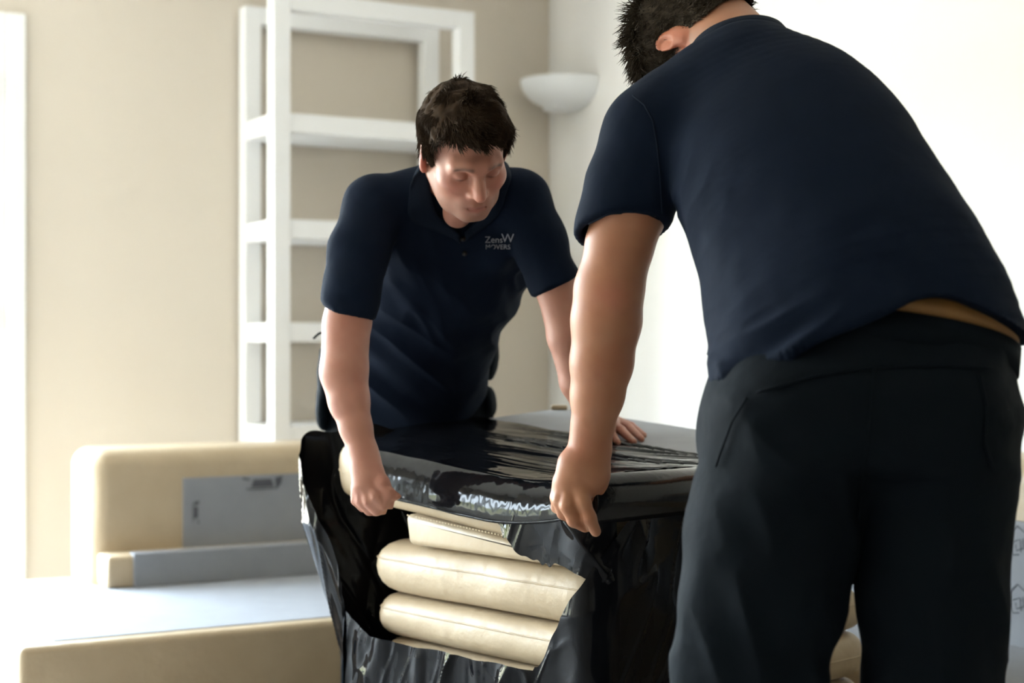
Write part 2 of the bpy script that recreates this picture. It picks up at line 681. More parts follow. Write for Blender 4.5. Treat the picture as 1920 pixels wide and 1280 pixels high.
for k in range(n_leaf):
    u0 = DOOR_U0 + .032 + lw * k + .002
    u1 = u0 + lw - .004
    bm = bmesh.new()
    add_box(bm, u1 - .08, u1, BACK_V + .0, BACK_V + .045, .01, DOOR_Z - .015, .005)
    add_box(bm, u0, u0 + .08, BACK_V + .0, BACK_V + .045, .01, DOOR_Z - .015, .005)
    add_box(bm, u0 + .08, u1 - .08, BACK_V + .002, BACK_V + .043, .01, .18, .005)
    add_box(bm, u0 + .08, u1 - .08, BACK_V + .002, BACK_V + .043, DOOR_Z - .10, DOOR_Z - .015, .005)
    leaf = link('door_leaf', bm_mesh(bm), M['gloss'], d1)
    box('pane', u0 + .08, u1 - .08, BACK_V + .018, BACK_V + .026, .18, DOOR_Z - .10, M['glass'], leaf)
for zh in (.30, 1.09, 1.86):
    hme = tube_mesh('hinge', [(DOOR_U1 - .03, BACK_V - .016, zh - .045), (DOOR_U1 - .03, BACK_V - .016, zh + .045)], .008, 10)
    link('hinge', hme, M['chrome'], d1)

# garden window in the left wall, outside the frame: the room's daylight
w1 = room_empty('window_1')
bm = bmesh.new()
xa, xb = LEFT_U - .09, LEFT_U - .04
for v0, v1 in ((WIN_V0, WIN_V0 + .07), (WIN_V1 - .07, WIN_V1), ((WIN_V0 + WIN_V1) / 2 - .05, (WIN_V0 + WIN_V1) / 2 + .05)):
    add_box(bm, xa, xb, v0, v1, WIN_Z0, WIN_Z1, .004)
for z0, z1 in ((WIN_Z0, WIN_Z0 + .08), (WIN_Z1 - .07, WIN_Z1)):
    add_box(bm, xa + .003, xb - .003, WIN_V0, WIN_V1, z0, z1, .004)
link('window_frame', bm_mesh(bm), M['gloss'], w1)
for v0, v1 in ((WIN_V0 + .07, (WIN_V0 + WIN_V1) / 2 - .05), ((WIN_V0 + WIN_V1) / 2 + .05, WIN_V1 - .07)):
    box('pane', LEFT_U - .068, LEFT_U - .062, v0, v1, WIN_Z0 + .08, WIN_Z1 - .07, M['glass'], w1)

room_box('baseboard_back', DOOR_U1 + .08, RIGHT_U - .015, BACK_V - .015, BACK_V, 0, .11, M['gloss'], .003)
room_box('baseboard_right', RIGHT_U - .015, RIGHT_U, REAR_V, BACK_V, 0, .11, M['gloss'], .003)

# ================================================================== SHELVING UNIT
SH_U0, SH_U1, SH_V0, SH_V1, SH_T = 1.928, 2.700, 5.150, 5.500, 0.062
sh = tag(empty('shelving_unit', uv(0, 0, 0), ROOM), 'tall white open-sided shelving unit with thick square posts against the cream wall', 'shelving')
TOPZ = 2.215
for u0 in (SH_U0, SH_U1 - SH_T):
    for v0 in (SH_V0, SH_V1 - SH_T):
        box('post', u0, u0 + SH_T, v0, v0 + SH_T, 0, TOPZ, M['shelf'], sh, .003)
for v0 in (SH_V0, SH_V1 - SH_T):
    box('top_rail', SH_U0 + SH_T, SH_U1 - SH_T, v0 + .001, v0 + SH_T - .001, TOPZ - .062, TOPZ, M['shelf'], sh, .003)
for zt in (1.800, 1.437, 1.083, 0.727, 0.37, 0.06):
    box('shelf_board', SH_U0 + .006, SH_U1 - .006, SH_V0 + .006, SH_V1 - .006, zt - .066, zt, M['shelf'], sh, .003)

# ================================================================== WALL LAMP
lampc = uv(RIGHT_U, BACK_V - .195, 2.03)
lamp = tag(empty('wall_lamp', lampc, ROOM), 'white plaster half-bowl uplighter mounted on the pale wall', 'lamp')
na, nb = 40, 14
P = np.zeros((na, nb * 2, 3))
for i in range(na):
    th = math.pi * i / (na - 1)
    for j in range(nb):
        ph = (math.pi / 2) * j / (nb - 1)
        for s, rr in ((0, 1.0), (1, .92)):
            r = max(0.0, math.cos(ph)) ** 0.75 * rr
            k = j if s == 0 else nb * 2 - 1 - j
            P[i, nb * 2 - 1 - k] = (-math.sin(th) * .22 * r, -math.cos(th) * .18 * r, -.112 * math.sin(ph) * rr)
link('bowl', grid_mesh('bowl', P), M['plaster'], lamp)
box('back_plate', -.012, -.0005, -.11, .11, -.09, -.01, M['plaster'], lamp, .004)
bm = bmesh.new()
bmesh.ops.create_uvsphere(bm, u_segments=16, v_segments=10, radius=.028)
for v in bm.verts:
    v.co = Vector((v.co.x - .06, v.co.y, v.co.z * 1.3 - .045))
link('bulb', bm_mesh(bm, 'bulb', True), M['plaster'], lamp)
box('lower_lip', -.115, -.0005, -.055, .055, -.118, -.096, M['plaster'], lamp, .01)

# ================================================================== SOFAS


def rounded_box(name, x0, x1, y0, y1, z0, z1, m, parent, bev=.05, seg=6):
    return box(name, x0, x1, y0, y1, z0, z1, m, parent, bev, seg, True)


def ribbon(name, pts, nrm, wdt, m, parent):
    """thin printed line: a flat strip along pts on the plane with normal nrm"""
    nrm = Vector(nrm).normalized()
    V_, F_ = [], []
    pts = [Vector(p) for p in pts]
    for i, p in enumerate(pts):
        t = (pts[min(i + 1, len(pts) - 1)] - pts[max(i - 1, 0)]).normalized()
        s = t.cross(nrm) * wdt / 2
        V_ += [p + s + nrm * .0012, p - s + nrm * .0012]
        if i:
            F_.append((2 * i - 2, 2 * i - 1, 2 * i + 1, 2 * i))
    me = bpy.data.meshes.new(name)
    me.from_pydata([tuple(v) for v in V_], [], F_)
    return link(name, me, m, parent)


def print_mark(parent, o, a, b, n, s, fill=True):
    """arrow-and-crate mark printed on the lining; o origin, a/b plane axes"""
    o, a, b = Vector(o), Vector(a), Vector(b)
    bm = bmesh.new()
    n = Vector(n).normalized()

    def poly(pts):
        bm.faces.new([bm.verts.new(o + a * x * s + b * y * s + n * .0012) for x, y in pts])
    poly([(-.55, .05), (.55, .05), (.45, .42), (-.45, .42)])
    poly([(-1.0, .55), (-.62, .45), (-.62, .38), (-.95, .42)])
    poly([(1.0, .55), (.62, .45), (.7, -.1), (.95, .2)])
    poly([(-.8, .0), (.7, .0), (.7, -.06), (-.8, -.06)])
    return link('printed_mark', bm_mesh(bm), M['print'], parent)


ls = tag(empty('sofa', uv(0, 0, 0), ROOM), 'cream leather sofa stripped to its grey deck lining, in front of the white shelving', 'sofa')
LU0, LU1, LV0, LV1, LZ = 0.80, 2.10, 3.80, 4.93, 0.30
rounded_box('base', LU0, LU1, LV0, LV1, .05, LZ, M['leather'], ls, .018, 4)
for uu in (LU0 + .08, LU1 - .13):
    for vv in (LV0 + .08, LV1 - .13):
        box('foot', uu, uu + .05, vv, vv + .05, 0, .052, M['shoe'], ls, .004)
box('seat_deck', LU0 + .09, LU1 - .02, LV0 + .05, 4.66, LZ - .006, LZ + .0025, M['greycloth'], ls, .002)
rounded_box('backrest', 1.195, LU1, 4.70, 4.98, LZ - .05, .695, M['leather'], ls, .055, 8)
box('backrest_lining', 1.47, LU1 - .01, 4.692, 4.704, .375, .605, M['greycloth'], ls, .003)
rounded_box('lower_back_ledge', 1.215, LU1 - .01, 4.595, 4.72, LZ, .395, M['leather'], ls, .012, 3)
box('ledge_lining', 1.29, LU1 - .01, 4.588, 4.64, LZ + .002, .400, M['greycloth'], ls, .004)
print_mark(ls, (1.74, 4.5915, .335), (1, 0, 0), (0, 0, 1), (0, -1, 0), .065)
print_mark(ls, (1.40, 4.5915, .33), (1, 0, 0), (0, 0, 1), (0, -1, 0), .05)
print_mark(ls, (1.72, 4.6915, .565), (1, 0, 0), (0, 0, 1), (0, -1, 0), .065)
print_mark(ls, (1.50, 4.6915, .50), (0, 0, 1), (1, 0, 0), (0, -1, 0), .035)

rs = tag(empty('sofa', uv(0, 0, 0), ROOM), 'cream leather sofa with grey scribble-printed lining beside the pale wall, partly behind the broad man', 'sofa')
RU0, RU1, RV0, RV1 = 2.36, 3.14, 1.30, 3.90
rounded_box('base', RU0, RU1, RV0, RV1, .05, LZ, M['leather'], rs, .018, 4)
for uu in (RU0 + .08, RU1 - .13):
    for vv in (RV0 + .08, RV1 - .13):
        box('foot', uu, uu + .05, vv, vv + .05, 0, .052, M['shoe'], rs, .004)
box('seat_deck', RU0 + .03, 2.83, RV0 + .03, RV1 - .03, LZ - .004, LZ + .006, M['greycloth'], rs, .003)
rounded_box('backrest', 2.84, RU1, RV0, RV1, LZ - .05, .735, M['leather'], rs, .055, 8)
box('backrest_lining', 2.825, 2.845, RV0 + .01, RV1 - .01, LZ, .595, M['greycloth'], rs, .003)


def scribble(parent, v, z, s):
    raw = [[(0, .2), (.25, .7), (.6, 1), (1.0, .75)], [(.25, .7), (.2, 0), (.35, -.25), (.7, -.2)],
           [(.35, .3), (.75, .45), (.8, -.1)], [(.5, .2), (.55, -.05), (.95, .1), (.9, .5)]]
    for k, r in enumerate(raw):
        ribbon('printed_scribble', [(2.825, v - x * s, z + y * s) for x, y in r], (-1, 0, 0), .003, M['print'], parent)


for v_, z_ in ((2.71, .53), (2.71, .395), (3.15, .46), (2.2, .47), (3.5, .52)):
    scribble(rs, v_, z_, .055)

# ================================================================== CUSHION STACK
SC_ = Vector((0.152, 2.85, 0))                    # near corner of the stack
E1 = Vector((-0.669, 0.743, 0)).normalized()      # along the left face, away
E2 = Vector((0.743, 0.669, 0)).normalized()       # along the right face, away
NL = -E2                                          # outward normal of the left face
NR = -E1                                          # outward normal of the right face


def st(t, s, z):
    p = SC_ + E1 * t + E2 * s
    return Vector((p.x, p.y, z))


def rrect(w, d, r, n=7):
    pts = []
    for cx, cy, a0 in ((w - r, d - r, 0), (r, d - r, 90), (r, r, 180), (w - r, r, 270)):
        for k in range(n + 1):
            a = math.radians(a0 + 90.0 * k / n)
            pts.append((cx + r * math.cos(a), cy + r * math.sin(a)))
    # subdivide straight runs
    res = []
    for i, p in enumerate(pts):
        q = pts[(i + 1) % len(pts)]
        L = math.hypot(q[0] - p[0], q[1] - p[1])
        m = max(1, int(L / .03))
        for k in range(m):
            res.append((p[0] + (q[0] - p[0]) * k / m, p[1] + (q[1] - p[1]) * k / m))
    return res


def pillow(name, t0, t1, s0, s1, z0, z1, label, rc=.06, full=1.0, crown=.0015, seamz=.5, seed=1, group=None, plane=None, flat_side=.0):
    """rounded leather cushion lying in the stack's own axes"""
    w_, d_ = t1 - t0, s1 - s0
    h = (z1 - z0) / 2
    rings = []
    nphi = 11
    for k in range(nphi):
        ph = -math.pi / 2 + math.pi * k / (nphi - 1)
        c, s = math.cos(ph), math.sin(ph)
        c = max(c, 0.0) ** .75
        ins = h * full * (1 - c)
        rings.append((ins, (z0 + z1) / 2 + h * math.copysign(abs(s) ** .9, s)))
    base = np.array(rrect(w_, d_, rc))
    cen = np.array([w_ / 2, d_ / 2])
    allr = []
    # bottom cap rings
    for f in (.0, .4, .75):
        allr.append((f, rings[0], -1))
    for r in rings:
        allr.append((1.0, r, 0))
    for f in (.75, .4, .0):
        allr.append((f, rings[-1], 1))
    P = np.zeros((len(base), len(allr), 3))
    for j, (f, (ins, z), side) in enumerate(allr):
        v = cen - base
        L = np.linalg.norm(v, axis=1, keepdims=True)
        # inset along rounded-rect: scale per axis
        sc = np.array([(w_ / 2 - ins) / (w_ / 2), (d_ / 2 - ins) / (d_ / 2)])
        q = cen + (base - cen) * sc * (f if side else 1.0)
        zz = z + (side * crown * (1 - f ** 2))
        P[:, j, 0] = t0 + q[:, 0]
        P[:, j, 1] = s0 + q[:, 1]
        P[:, j, 2] = zz
    nrm = P[..., :2] - np.array([t0 + w_ / 2, s0 + d_ / 2])
    nn = vnoise(P * np.array([1, 1, 2.0]), 9, seed) * .004 + vnoise(P, 26, seed + 3) * .0012
    nrm = nrm / (np.linalg.norm(nrm, axis=-1, keepdims=True) + 1e-6)
    P[..., :2] += nrm * nn[..., None]
    P[..., 2] += vnoise(P, 7, seed + 5) * .0012
    if plane:
        P[..., 2] += plane[0] + plane[1] * P[..., 0] + plane[2] * P[..., 1]
    W = np.zeros_like(P)
    W[..., 0] = SC_.x + E1.x * P[..., 0] + E2.x * P[..., 1]
    W[..., 1] = SC_.y + E1.y * P[..., 0] + E2.y * P[..., 1]
    W[..., 2] = P[..., 2]
    o0 = np.array([W[..., 0].mean(), W[..., 1].mean(), z0])
    root = link(name, grid_mesh(name, W - o0, True, True), M['leather'], None, tuple(o0))
    bpy.context.view_layer.update()
    tag(root, label, 'cushion', group)
    # stitched seam around the side: a row of stitches along the welt
    j = 3 + int(round((nphi - 1) * seamz))
    ring = W[:, j, :] - o0
    bm = bmesh.new()
    m = len(ring)
    c0 = ring.mean(0)
    dirs = ring - c0
    dirs[:, 2] = 0
    dirs /= np.linalg.norm(dirs, axis=1, keepdims=True)
    path = [Vector(ring[i] + dirs[i] * .0006) for i in range(m)]
    tot = 0.0
    step, on = .0085, .0055
    for i in range(m):
        a, b = path[i], path[(i + 1) % m]
        L = (b - a).length
        if L < 1e-4:
            continue
        t = (b - a) / L
        x = 0.0
        while x < L:
            e_ = min(x + on, L)
            p, q = a + t * x, a + t * e_
            up = Vector((0, 0, .0014))
            out_ = Vector(dirs[i]) * .0009
            f = [p - up + out_, q - up + out_, q + up + out_, p + up + out_]
            bm.faces.new([bm.verts.new(v) for v in f])
            x += step
    s_ = link('seam_stitching', bm_mesh(bm), M['seam'], root)
    s_['kind'] = 'stuff'
    # recessed welt: slim tube, darker cream
    wl = tube_mesh('welt', path + [path[0]], .0016, 6, False)
    link('welt', wl, M['leather'], root)
    return root


GRP = 'cushions stacked for wrapping'
pillow('seat_cushion', .0, .68, .0, .84, .001, .097, 'cream leather cushion on the floor, lowest of the wrapped stack', seed=11)
pillow('seat_cushion', .0, .68, .0, .84, .101, .197, 'cream leather cushion inside the black film, second above the floor', seed=12)
pillow('seat_cushion', .01, .675, .0, .84, .201, .297, 'cream leather cushion inside the black film, third above the floor', seed=13)
pillow('seat_cushion', .0, .67, .0, .84, .301, .395, 'cream leather cushion half hidden by the lower band of black film', seed=14)
pillow('seat_cushion', .0, .685, .005, .84, .399, .485, 'plump cream leather cushion resting just above the lower film band', seed=15, seamz=.55)
pillow('seat_cushion', -.005, .69, .0, .84, .489, .595, 'plump cream leather cushion, thickest fully exposed one in the stack', seed=16, seamz=.55)

PL = (0.728, 0.078, 0.080)     # plane of the grey top: z = PL0 + PL1 t + PL2 s


def slab_z(t, s):
    return PL[0] + PL[1] * t + PL[2] * s


def wedge(name, t0, t1, s0, s1, zb, dtop, label, seed):
    """box cushion with a sloping top following the slab"""
    bm = bmesh.new()
    n = 18
    add_box(bm, t0, t1, s0, s1, 0, 1, .0)
    for v in bm.verts:
        top = v.co.z > .5
        v.co.z = (PL[0] + PL[1] * v.co.x + PL[2] * v.co.y - dtop) if top else zb
        if not top and v.co.x > t0 + .1:
            v.co.x -= .012
    bmesh.ops.bevel(bm, geom=list(bm.edges), offset=.012, segments=4, affect='EDGES', profile=.5)
    for v in bm.verts:
        q = SC_ + E1 * v.co.x + E2 * v.co.y
        v.co = Vector((q.x, q.y, v.co.z))
    o0 = st((t0 + t1) / 2, (s0 + s1) / 2, zb)
    for v in bm.verts:
        v.co -= o0
    me = bm_mesh(bm, name, True)
    o = link(name, me, M['leather'], None, o0)
    tag(o, label, 'cushion')
    return o


wd = wedge('box_cushion', .0, .555, .0, .68, .598, .112, 'square-edged cream leather cushion with a stitched seam, under the grey-lined one', 3)
path = []
for k in range(60):
    t = .545 * (1 - k / 59)
    path.append(st(t, -.0012, .598 + .030 + .030 * (t / .545)) - wd.location)
bm = bmesh.new()
for a, b in zip(path[:-1], path[1:]):
    q = a + (b - a) * .6
    up = Vector((0, 0, .0015))
    bm.faces.new([bm.verts.new(v) for v in (a - up, q - up, q + up, a + up)])
s_ = link('seam_stitching', bm_mesh(bm), M['seam'], wd)
s_['kind'] = 'stuff'

# top cushion, upside down with its grey lining facing up
A1T, A1S = .83, .70
top = pillow('lined_cushion', .0, A1T, .0, A1S, -.111, -.002, 'large cream cushion turned over with its grey lining facing up, topmost of the stack',
             rc=.07, full=.45, crown=.0, seed=17, plane=PL)
bm = bmesh.new()
base = np.array(rrect(A1T - .024, A1S - .024, .06))
for zoff in (-.004, .004):
    pass
vs_b = [bm.verts.new(st(.012 + x, .012 + y, slab_z(.012 + x, .012 + y) - .006) - top.location) for x, y in base]
vs_t = [bm.verts.new(st(.012 + x, .012 + y, slab_z(.012 + x, .012 + y) + .003) - top.location) for x, y in base]
bm.faces.new(vs_t)
bm.faces.new(vs_b[::-1])
for i in range(len(base)):
    j = (i + 1) % len(base)
    bm.faces.new((vs_b[i], vs_b[j], vs_t[j], vs_t[i]))
lin = link('lining', bm_mesh(bm), M['toplining'], top)
lin['label'] = 'grey cloth lining'
bm = bmesh.new()
add_box(bm, -.02, .02, -.012, .012, -.004, .008, .004)
tb = link('corner_tab', bm_mesh(bm, 't', True), M['leather'], top, st(A1T - .03, A1S - .03, slab_z(A1T, A1S) + .002) - top.location)

# ------------------------------------------------------------------ film roll
RO = at(1088, 938, 2.725)
RLEN, RRAD = .44, .043
roll = tag(link('film_roll', None, None, None, RO), 'roll of black stretch film held at the near corner of the cushion stack', 'film roll')
bm = bmesh.new()
ns = 40
prof = [(.0, .026), (.0, RRAD - .002), (.003, RRAD), (RLEN - .003, RRAD), (RLEN, RRAD - .002), (RLEN, .026)]
rg = []
UPV = Vector((0, 0, 1))
SIDE = E2.cross(UPV)
for x, r in prof:
    rg.append([bm.verts.new(E2 * x + (SIDE * math.cos(2 * math.pi * k / ns) + UPV * math.sin(2 * math.pi * k / ns)) * r) for k in range(ns)])
for a, b in zip(rg[:-1], rg[1:]):
    for k in range(ns):
        bm.faces.new((a[k], a[(k + 1) % ns], b[(k + 1) % ns], b[k]))
link('film_winding', bm_mesh(bm, 'film_winding', True), M['roll'], roll)
bm = bmesh.new()
prof = [(-.012, .019), (-.012, .026), (RLEN + .012, .026), (RLEN + .012, .019), (-.012, .019)]
rg = []
for x, r in prof:
    rg.append([bm.verts.new(E2 * x + (SIDE * math.cos(2 * math.pi * k / ns) + UPV * math.sin(2 * math.pi * k / ns)) * r) for k in range(ns)])
for a, b in zip(rg[:-1], rg[1:]):
    for k in range(ns):
        bm.faces.new((a[k], a[(k + 1) % ns], b[(k + 1) % ns], b[k]))
bmesh.ops.remove_doubles(bm, verts=bm.verts, dist=1e-5)
link('cardboard_core', bm_mesh(bm, 'core', True), M['card'], roll)

# ------------------------------------------------------------------ stretch film
film = tag(link('stretch_film', None, None, None, st(.3, .3, 0)), 'glossy black stretch film pulled over and around the cream cushion stack', 'plastic film')
FO = np.array(film.location)


def interp(x, xs, ys):
    return np.interp(x, xs, ys)


def ridged(P, sc, seed):
    return 1 - np.abs(vnoise(P, sc, seed)) * 2


# --- top sheet: from the far left end over the grey lining to the roll
NT, NS = 150, 150
tt = np.linspace(0, 1, NT)        # 0 at the left end, 1 at the roll
ss = np.linspace(0, 1, NS)        # 0 rear edge .. 1 hanging front edge
P = np.zeros((NT, NS, 3))
REAR = .44
ro_ts = ((RO - SC_).dot(E1), (RO - SC_).dot(E2))
for i, a in enumerate(tt):
    for j, b in enumerate(ss):
        # cross position: b<.72 on the top, beyond that rounding over the front edge
        if b < .72:
            s = REAR * (1 - b / .72)
            drop, outw = 0.0, 0.0
        else:
            q = (b - .72) / .28
            s = 0.0
            outw = .036 * math.sin(min(q * 1.6, math.pi / 2)) - .006 * q
            drop = .084 * q ** 1.3
        # along position
        tl = .845
        if b < .72:
            pull = max(0.0, 1 - s / .16)
        else:
            pull = 1.0
        tl = .845 - .145 * pull ** 2 - (.09 * ((b - .72) / .28) if b > .72 else 0)
        tr = ro_ts[0]
        t = tl + (tr - tl) * a
        zt = slab_z(t, s) + .007
        # lift towards the roll
        lift = max(0.0, 1 - (t - tr) / .34)
        zr = RO.z + RRAD + .002
        zz = zt * (1 - lift ** 1.6) + max(zr, zt) * lift ** 1.6
        zz -= drop * (1.0 - .25 * lift)
        fan = (1 - b / .72) if b < .72 else 0
        # long pulls running to the roll
        ph = s * (1 + .55 * (1 - a)) * 150 + 2.2 * math.sin(s * 41 + 1) + a * 1.5
        env = min(1, max(0, (a - .16) / .3)) * min(1, max(0, (1.02 - a) / .1)) * (1 if b < .72 else max(0, 1 - (b - .72) / .1))
        env *= .15 + .85 * min(1, max(0, (s - .07 + .12 * (a - .5)) / .12))
        zz += .0052 * env * (math.sin(ph) * .7 + .5 * math.sin(ph * 1.73 + 1.3)) * (.55 + .45 * math.sin(s * 61 + 2))
        p = st(t, s, zz) + NL * outw
        P[i, j] = p
nn = vnoise(P, 14, 3) * .0014 + vnoise(P * np.array([1, 1, .4]), 30, 8) * .0005
P[..., 2] += nn
link('top_sheet', grid_mesh('top_sheet', P - FO), M['film'], film)
# rolled front edge of the sheet
edge = [Vector(P[i, -1]) for i in range(0, NT, 3)]
link('rolled_edge', tube_mesh('rolled_edge', [e_ - film.location for e_ in edge], .0035, 8), M['film'], film)

# --- wrap: skirt around the stack, right face, near corner, left sleeve
path_pts = [
    (-.56, st(-.022, .56, 0), .700),
    (-.30, st(-.024, .30, 0), .700),
    (-.06, st(-.026, .06, 0), .700),
    (-.02, st(-.024, .015, 0), .665),
    (.015, st(.0, -.024, 0), .590),
    (.08, st(.08, -.026, 0), .490),
    (.13, st(.13, -.026, 0), .408),
    (.30, st(.30, -.027, 0), .404),
    (.50, st(.50, -.030, 0), .402),
    (.62, st(.62, -.034, 0), .405),
    (.70, st(.715, -.035, 0), .45),
    (.78, Vector((-.395, 3.385, 0)), .60),
    (.85, Vector((-.440, 3.425, 0)), .69),
    (.93, Vector((-.462, 3.49, 0)), .800),
    (1.02, Vector((-.425, 3.53, 0)), .815),
    (1.15, Vector((-.31, 3.555, 0)), .825),
    (1.35, Vector((-.13, 3.715, 0)), .80),
    (1.60, Vector((.06, 3.885, 0)), .74),
]
qs = np.array([p[0] for p in path_pts])


def catmull(xs, ys, x):
    ys = np.asarray(ys, dtype=float)
    i = np.clip(np.searchsorted(xs, x) - 1, 0, len(xs) - 2)
    h = xs[i + 1] - xs[i]
    f = (x - xs[i]) / h
    m = np.gradient(ys, xs)
    h00 = 2 * f ** 3 - 3 * f ** 2 + 1
    h10 = f ** 3 - 2 * f ** 2 + f
    h01 = -2 * f ** 3 + 3 * f ** 2
    h11 = f ** 3 - f ** 2
    return h00 * ys[i] + h10 * h * m[i] + h01 * ys[i + 1] + h11 * h * m[i + 1]


def wrap_sheet(name, q0, q1, zlo, zhi, nq, nz, amp, seed, xshift=True):
    q = np.linspace(q0, q1, nq)
    X = catmull(qs, [p[1].x for p in path_pts], q)
    Y = catmull(qs, [p[1].y for p in path_pts], q)
    lo, hi = zlo(q), zhi(q)
    f = np.linspace(0, 1, nz)
    Z = lo[:, None] + (hi - lo)[:, None] * f[None]
    P = np.zeros((nq, nz, 3))
    P[..., 0] = X[:, None]
    P[..., 1] = Y[:, None]
    P[..., 2] = Z
    tx, ty = np.gradient(X), np.gradient(Y)
    L = np.hypot(tx, ty) + 1e-9
    nx, ny = -ty / L, tx / L           # outward is to the left of travel reversed
    c = np.array([st(.34, .4, 0).x, st(.34, .4, 0).y])
    sgn = np.sign(((X - c[0]) * nx + (Y - c[1]) * ny).mean())
    nx, ny = nx * sgn, ny * sgn
    if xshift:
        sh_ = np.clip(.62 - Z, 0, .4) * .38 * np.clip((q - .70) / .12, 0, 1)[:, None] * np.clip((1.25 - q) / .2, 0, 1)[:, None]
        P[..., 0] += sh_ * .9
        P[..., 1] -= sh_ * .12
    # creases: diagonal ridges
    D1 = np.stack([q[:, None] * 1.3 + Z * .60, Z * .22 - q[:, None] * .1, np.zeros_like(Z) + seed], -1)
    D2 = np.stack([q[:, None] * .9 - Z * .35, Z * .35, np.zeros_like(Z) + seed * 2], -1)
    cz = ridged(D1, 9, seed) ** 5 * .009 + ridged(D2, 6, seed + 2) ** 4 * .010 + ridged(D1, 22, seed + 5) ** 6 * .0022 - .004
    pl = np.stack([q[:, None] + .05 * Z, Z * .12, np.zeros_like(Z) + seed], -1)
    cz += (vnoise(pl, 34, seed + 7) * .0045 + vnoise(pl, 75, seed + 8) * .0016) * np.clip((.42 - Z) / .04, 0, 1) * np.clip((q[:, None] - .12) / .1, 0, 1)
    cz *= amp(q)[:, None]
    edge_f = 1.0
    P[..., 0] += nx[:, None] * cz * edge_f
    P[..., 1] += ny[:, None] * cz * edge_f
    return link(name, grid_mesh(name, P - FO), M['film'], film)


zh = [p[2] for p in path_pts]
wob = lambda q: .004 * np.sin(q * 60) + .003 * np.sin(q * 143 + 1)
wrap_sheet('lower_wrap', -.56, .72, lambda q: np.full_like(q, .01), lambda q: np.interp(q, qs, zh) + wob(q) * (np.abs(q) < .14) + .0015 * np.sin(q * 35),
           330, 150, lambda q: np.clip(1.35 - .0 * q, 0, 2) * np.where((q > -.02) & (q < .7), .8, 1.3), 3)
wrap_sheet('loose_sleeve', .70, 1.60, lambda q: np.full_like(q, .01), lambda q: np.interp(q, qs, zh) + .006 * np.sin(q * 40),
           200, 150, lambda q: np.clip(.25 + q * .4, .3, .8), 9)
# torn flap hanging below the top sheet beside the near corner
zu_q = np.array([-.03, .0, .03, .065, .10, .17, .21, .255])
zu = np.array([.585, .580, .596, .604, .598, .612, .64, .676])
wrap_sheet('torn_flap', -.03, .255, lambda q: np.interp(q, zu_q, zu) + .005 * np.sin(q * 70 + 3 * np.sin(q * 31)) + .003 * np.sin(q * 190 + 2 * np.sin(q * 57)), lambda q: np.full_like(q, .688),
           90, 50, lambda q: 1.1 + 0 * q, 14, False)

# ================================================================== PEOPLE


def A_(l):
    """[(px,py,depth,r)] -> [(point,r)]"""
    return [(at(p[0], p[1], p[2]), p[3]) for p in l]


def S_(l, da=0.0):
    return [(at(p[0], p[1], p[2]), p[3] + da, p[4] + da) for p in l]


def make_head(f, c, fr, ear_k=.004):
    c = np.array(c, dtype=np.float32)

    def L(x, y, z):
        return c + fr.T @ np.array([x, y, z], dtype=np.float32)

    def E(x, y, z, rx, ry, rz, k, mode='add'):
        f.ell(L(x, y, z), (rx, ry, rz), k, fr, mode)

    def C(pts, k, mode='add'):
        f.cap([(L(*p[:3]), p[3]) for p in pts], k, mode)
    E(0, -.018, .032, .0765, .097, .083, 0)
    E(0, .030, -.030, .062, .062, .082, .035)
    E(0, .048, -.066, .043, .042, .048, .03)
    C([(-.011, .078, -.099, .018), (.011, .078, -.099, .018)], .025)
    for s in (-1, 1):
        C([(s * .054, -.002, -.055, .016), (s * .038, .045, -.088, .015)], .035)
        E(s * .043, .062, -.030, .021, .020, .018, .03)
    C([(-.042, .078, .012, .010), (-.016, .090, .011, .011), (.016, .090, .011, .011), (.042, .078, .012, .010)], .022)
    for s in (-1, 1):
        E(s * .031, .104, -.006, .0185, .023, .0140, .014, 'sub')
        E(s * .031, .0785, -.007, .0145, .0135, .0115, .004)
        C([(s * .019, .0915, -.0125, .0016), (s * .031, .0945, -.0145, .0016), (s * .043, .0875, -.0125, .0016)], .002, 'sub')
    C([(0, .088, .004, .0075), (0, .104, -.024, .0095), (0, .113, -.040, .0118)], .013)
    for s in (-1, 1):
        E(s * .0125, .099, -.0435, .0085, .0105, .0080, .007)
        E(s * .0070, .107, -.0525, .0045, .0055, .0045, .004, 'sub')
    E(0, .083, -.073, .030, .014, .020, .018)
    C([(-.022, .086, -.0735, .0045), (-.007, .0965, -.0705, .0062), (.007, .0965, -.0705, .0062), (.022, .086, -.0735, .0045)], .005)
    C([(-.019, .086, -.0805, .005), (0, .0945, -.0825, .0082), (.019, .086, -.0805, .005)], .005)
    C([(-.026, .088, -.0765, .0018), (-.008, .103, -.0760, .0020), (.008, .103, -.0760, .0020), (.026, .088, -.0765, .0018)], .004, 'sub')
    for s in (-1, 1):
        ca, sa = math.cos(.45 * s), math.sin(.45 * s)
        Rl = np.array([[ca, -sa, 0], [sa, ca, 0], [0, 0, 1]], dtype=np.float32) @ fr
        f.ell(L(s * .0795, -.012, -.012), (.0085, .020, .033), ear_k, Rl)
        f.ell(L(s * .0905, -.009, -.006), (.0100, .0120, .0215), .003, Rl, 'sub')
        f.ell(L(s * .079, -.006, -.040), (.0065, .009, .011), .006, Rl)
        f.ell(L(s * .0815, -.004, -.010), (.004, .006, .012), .005, Rl)
    return L


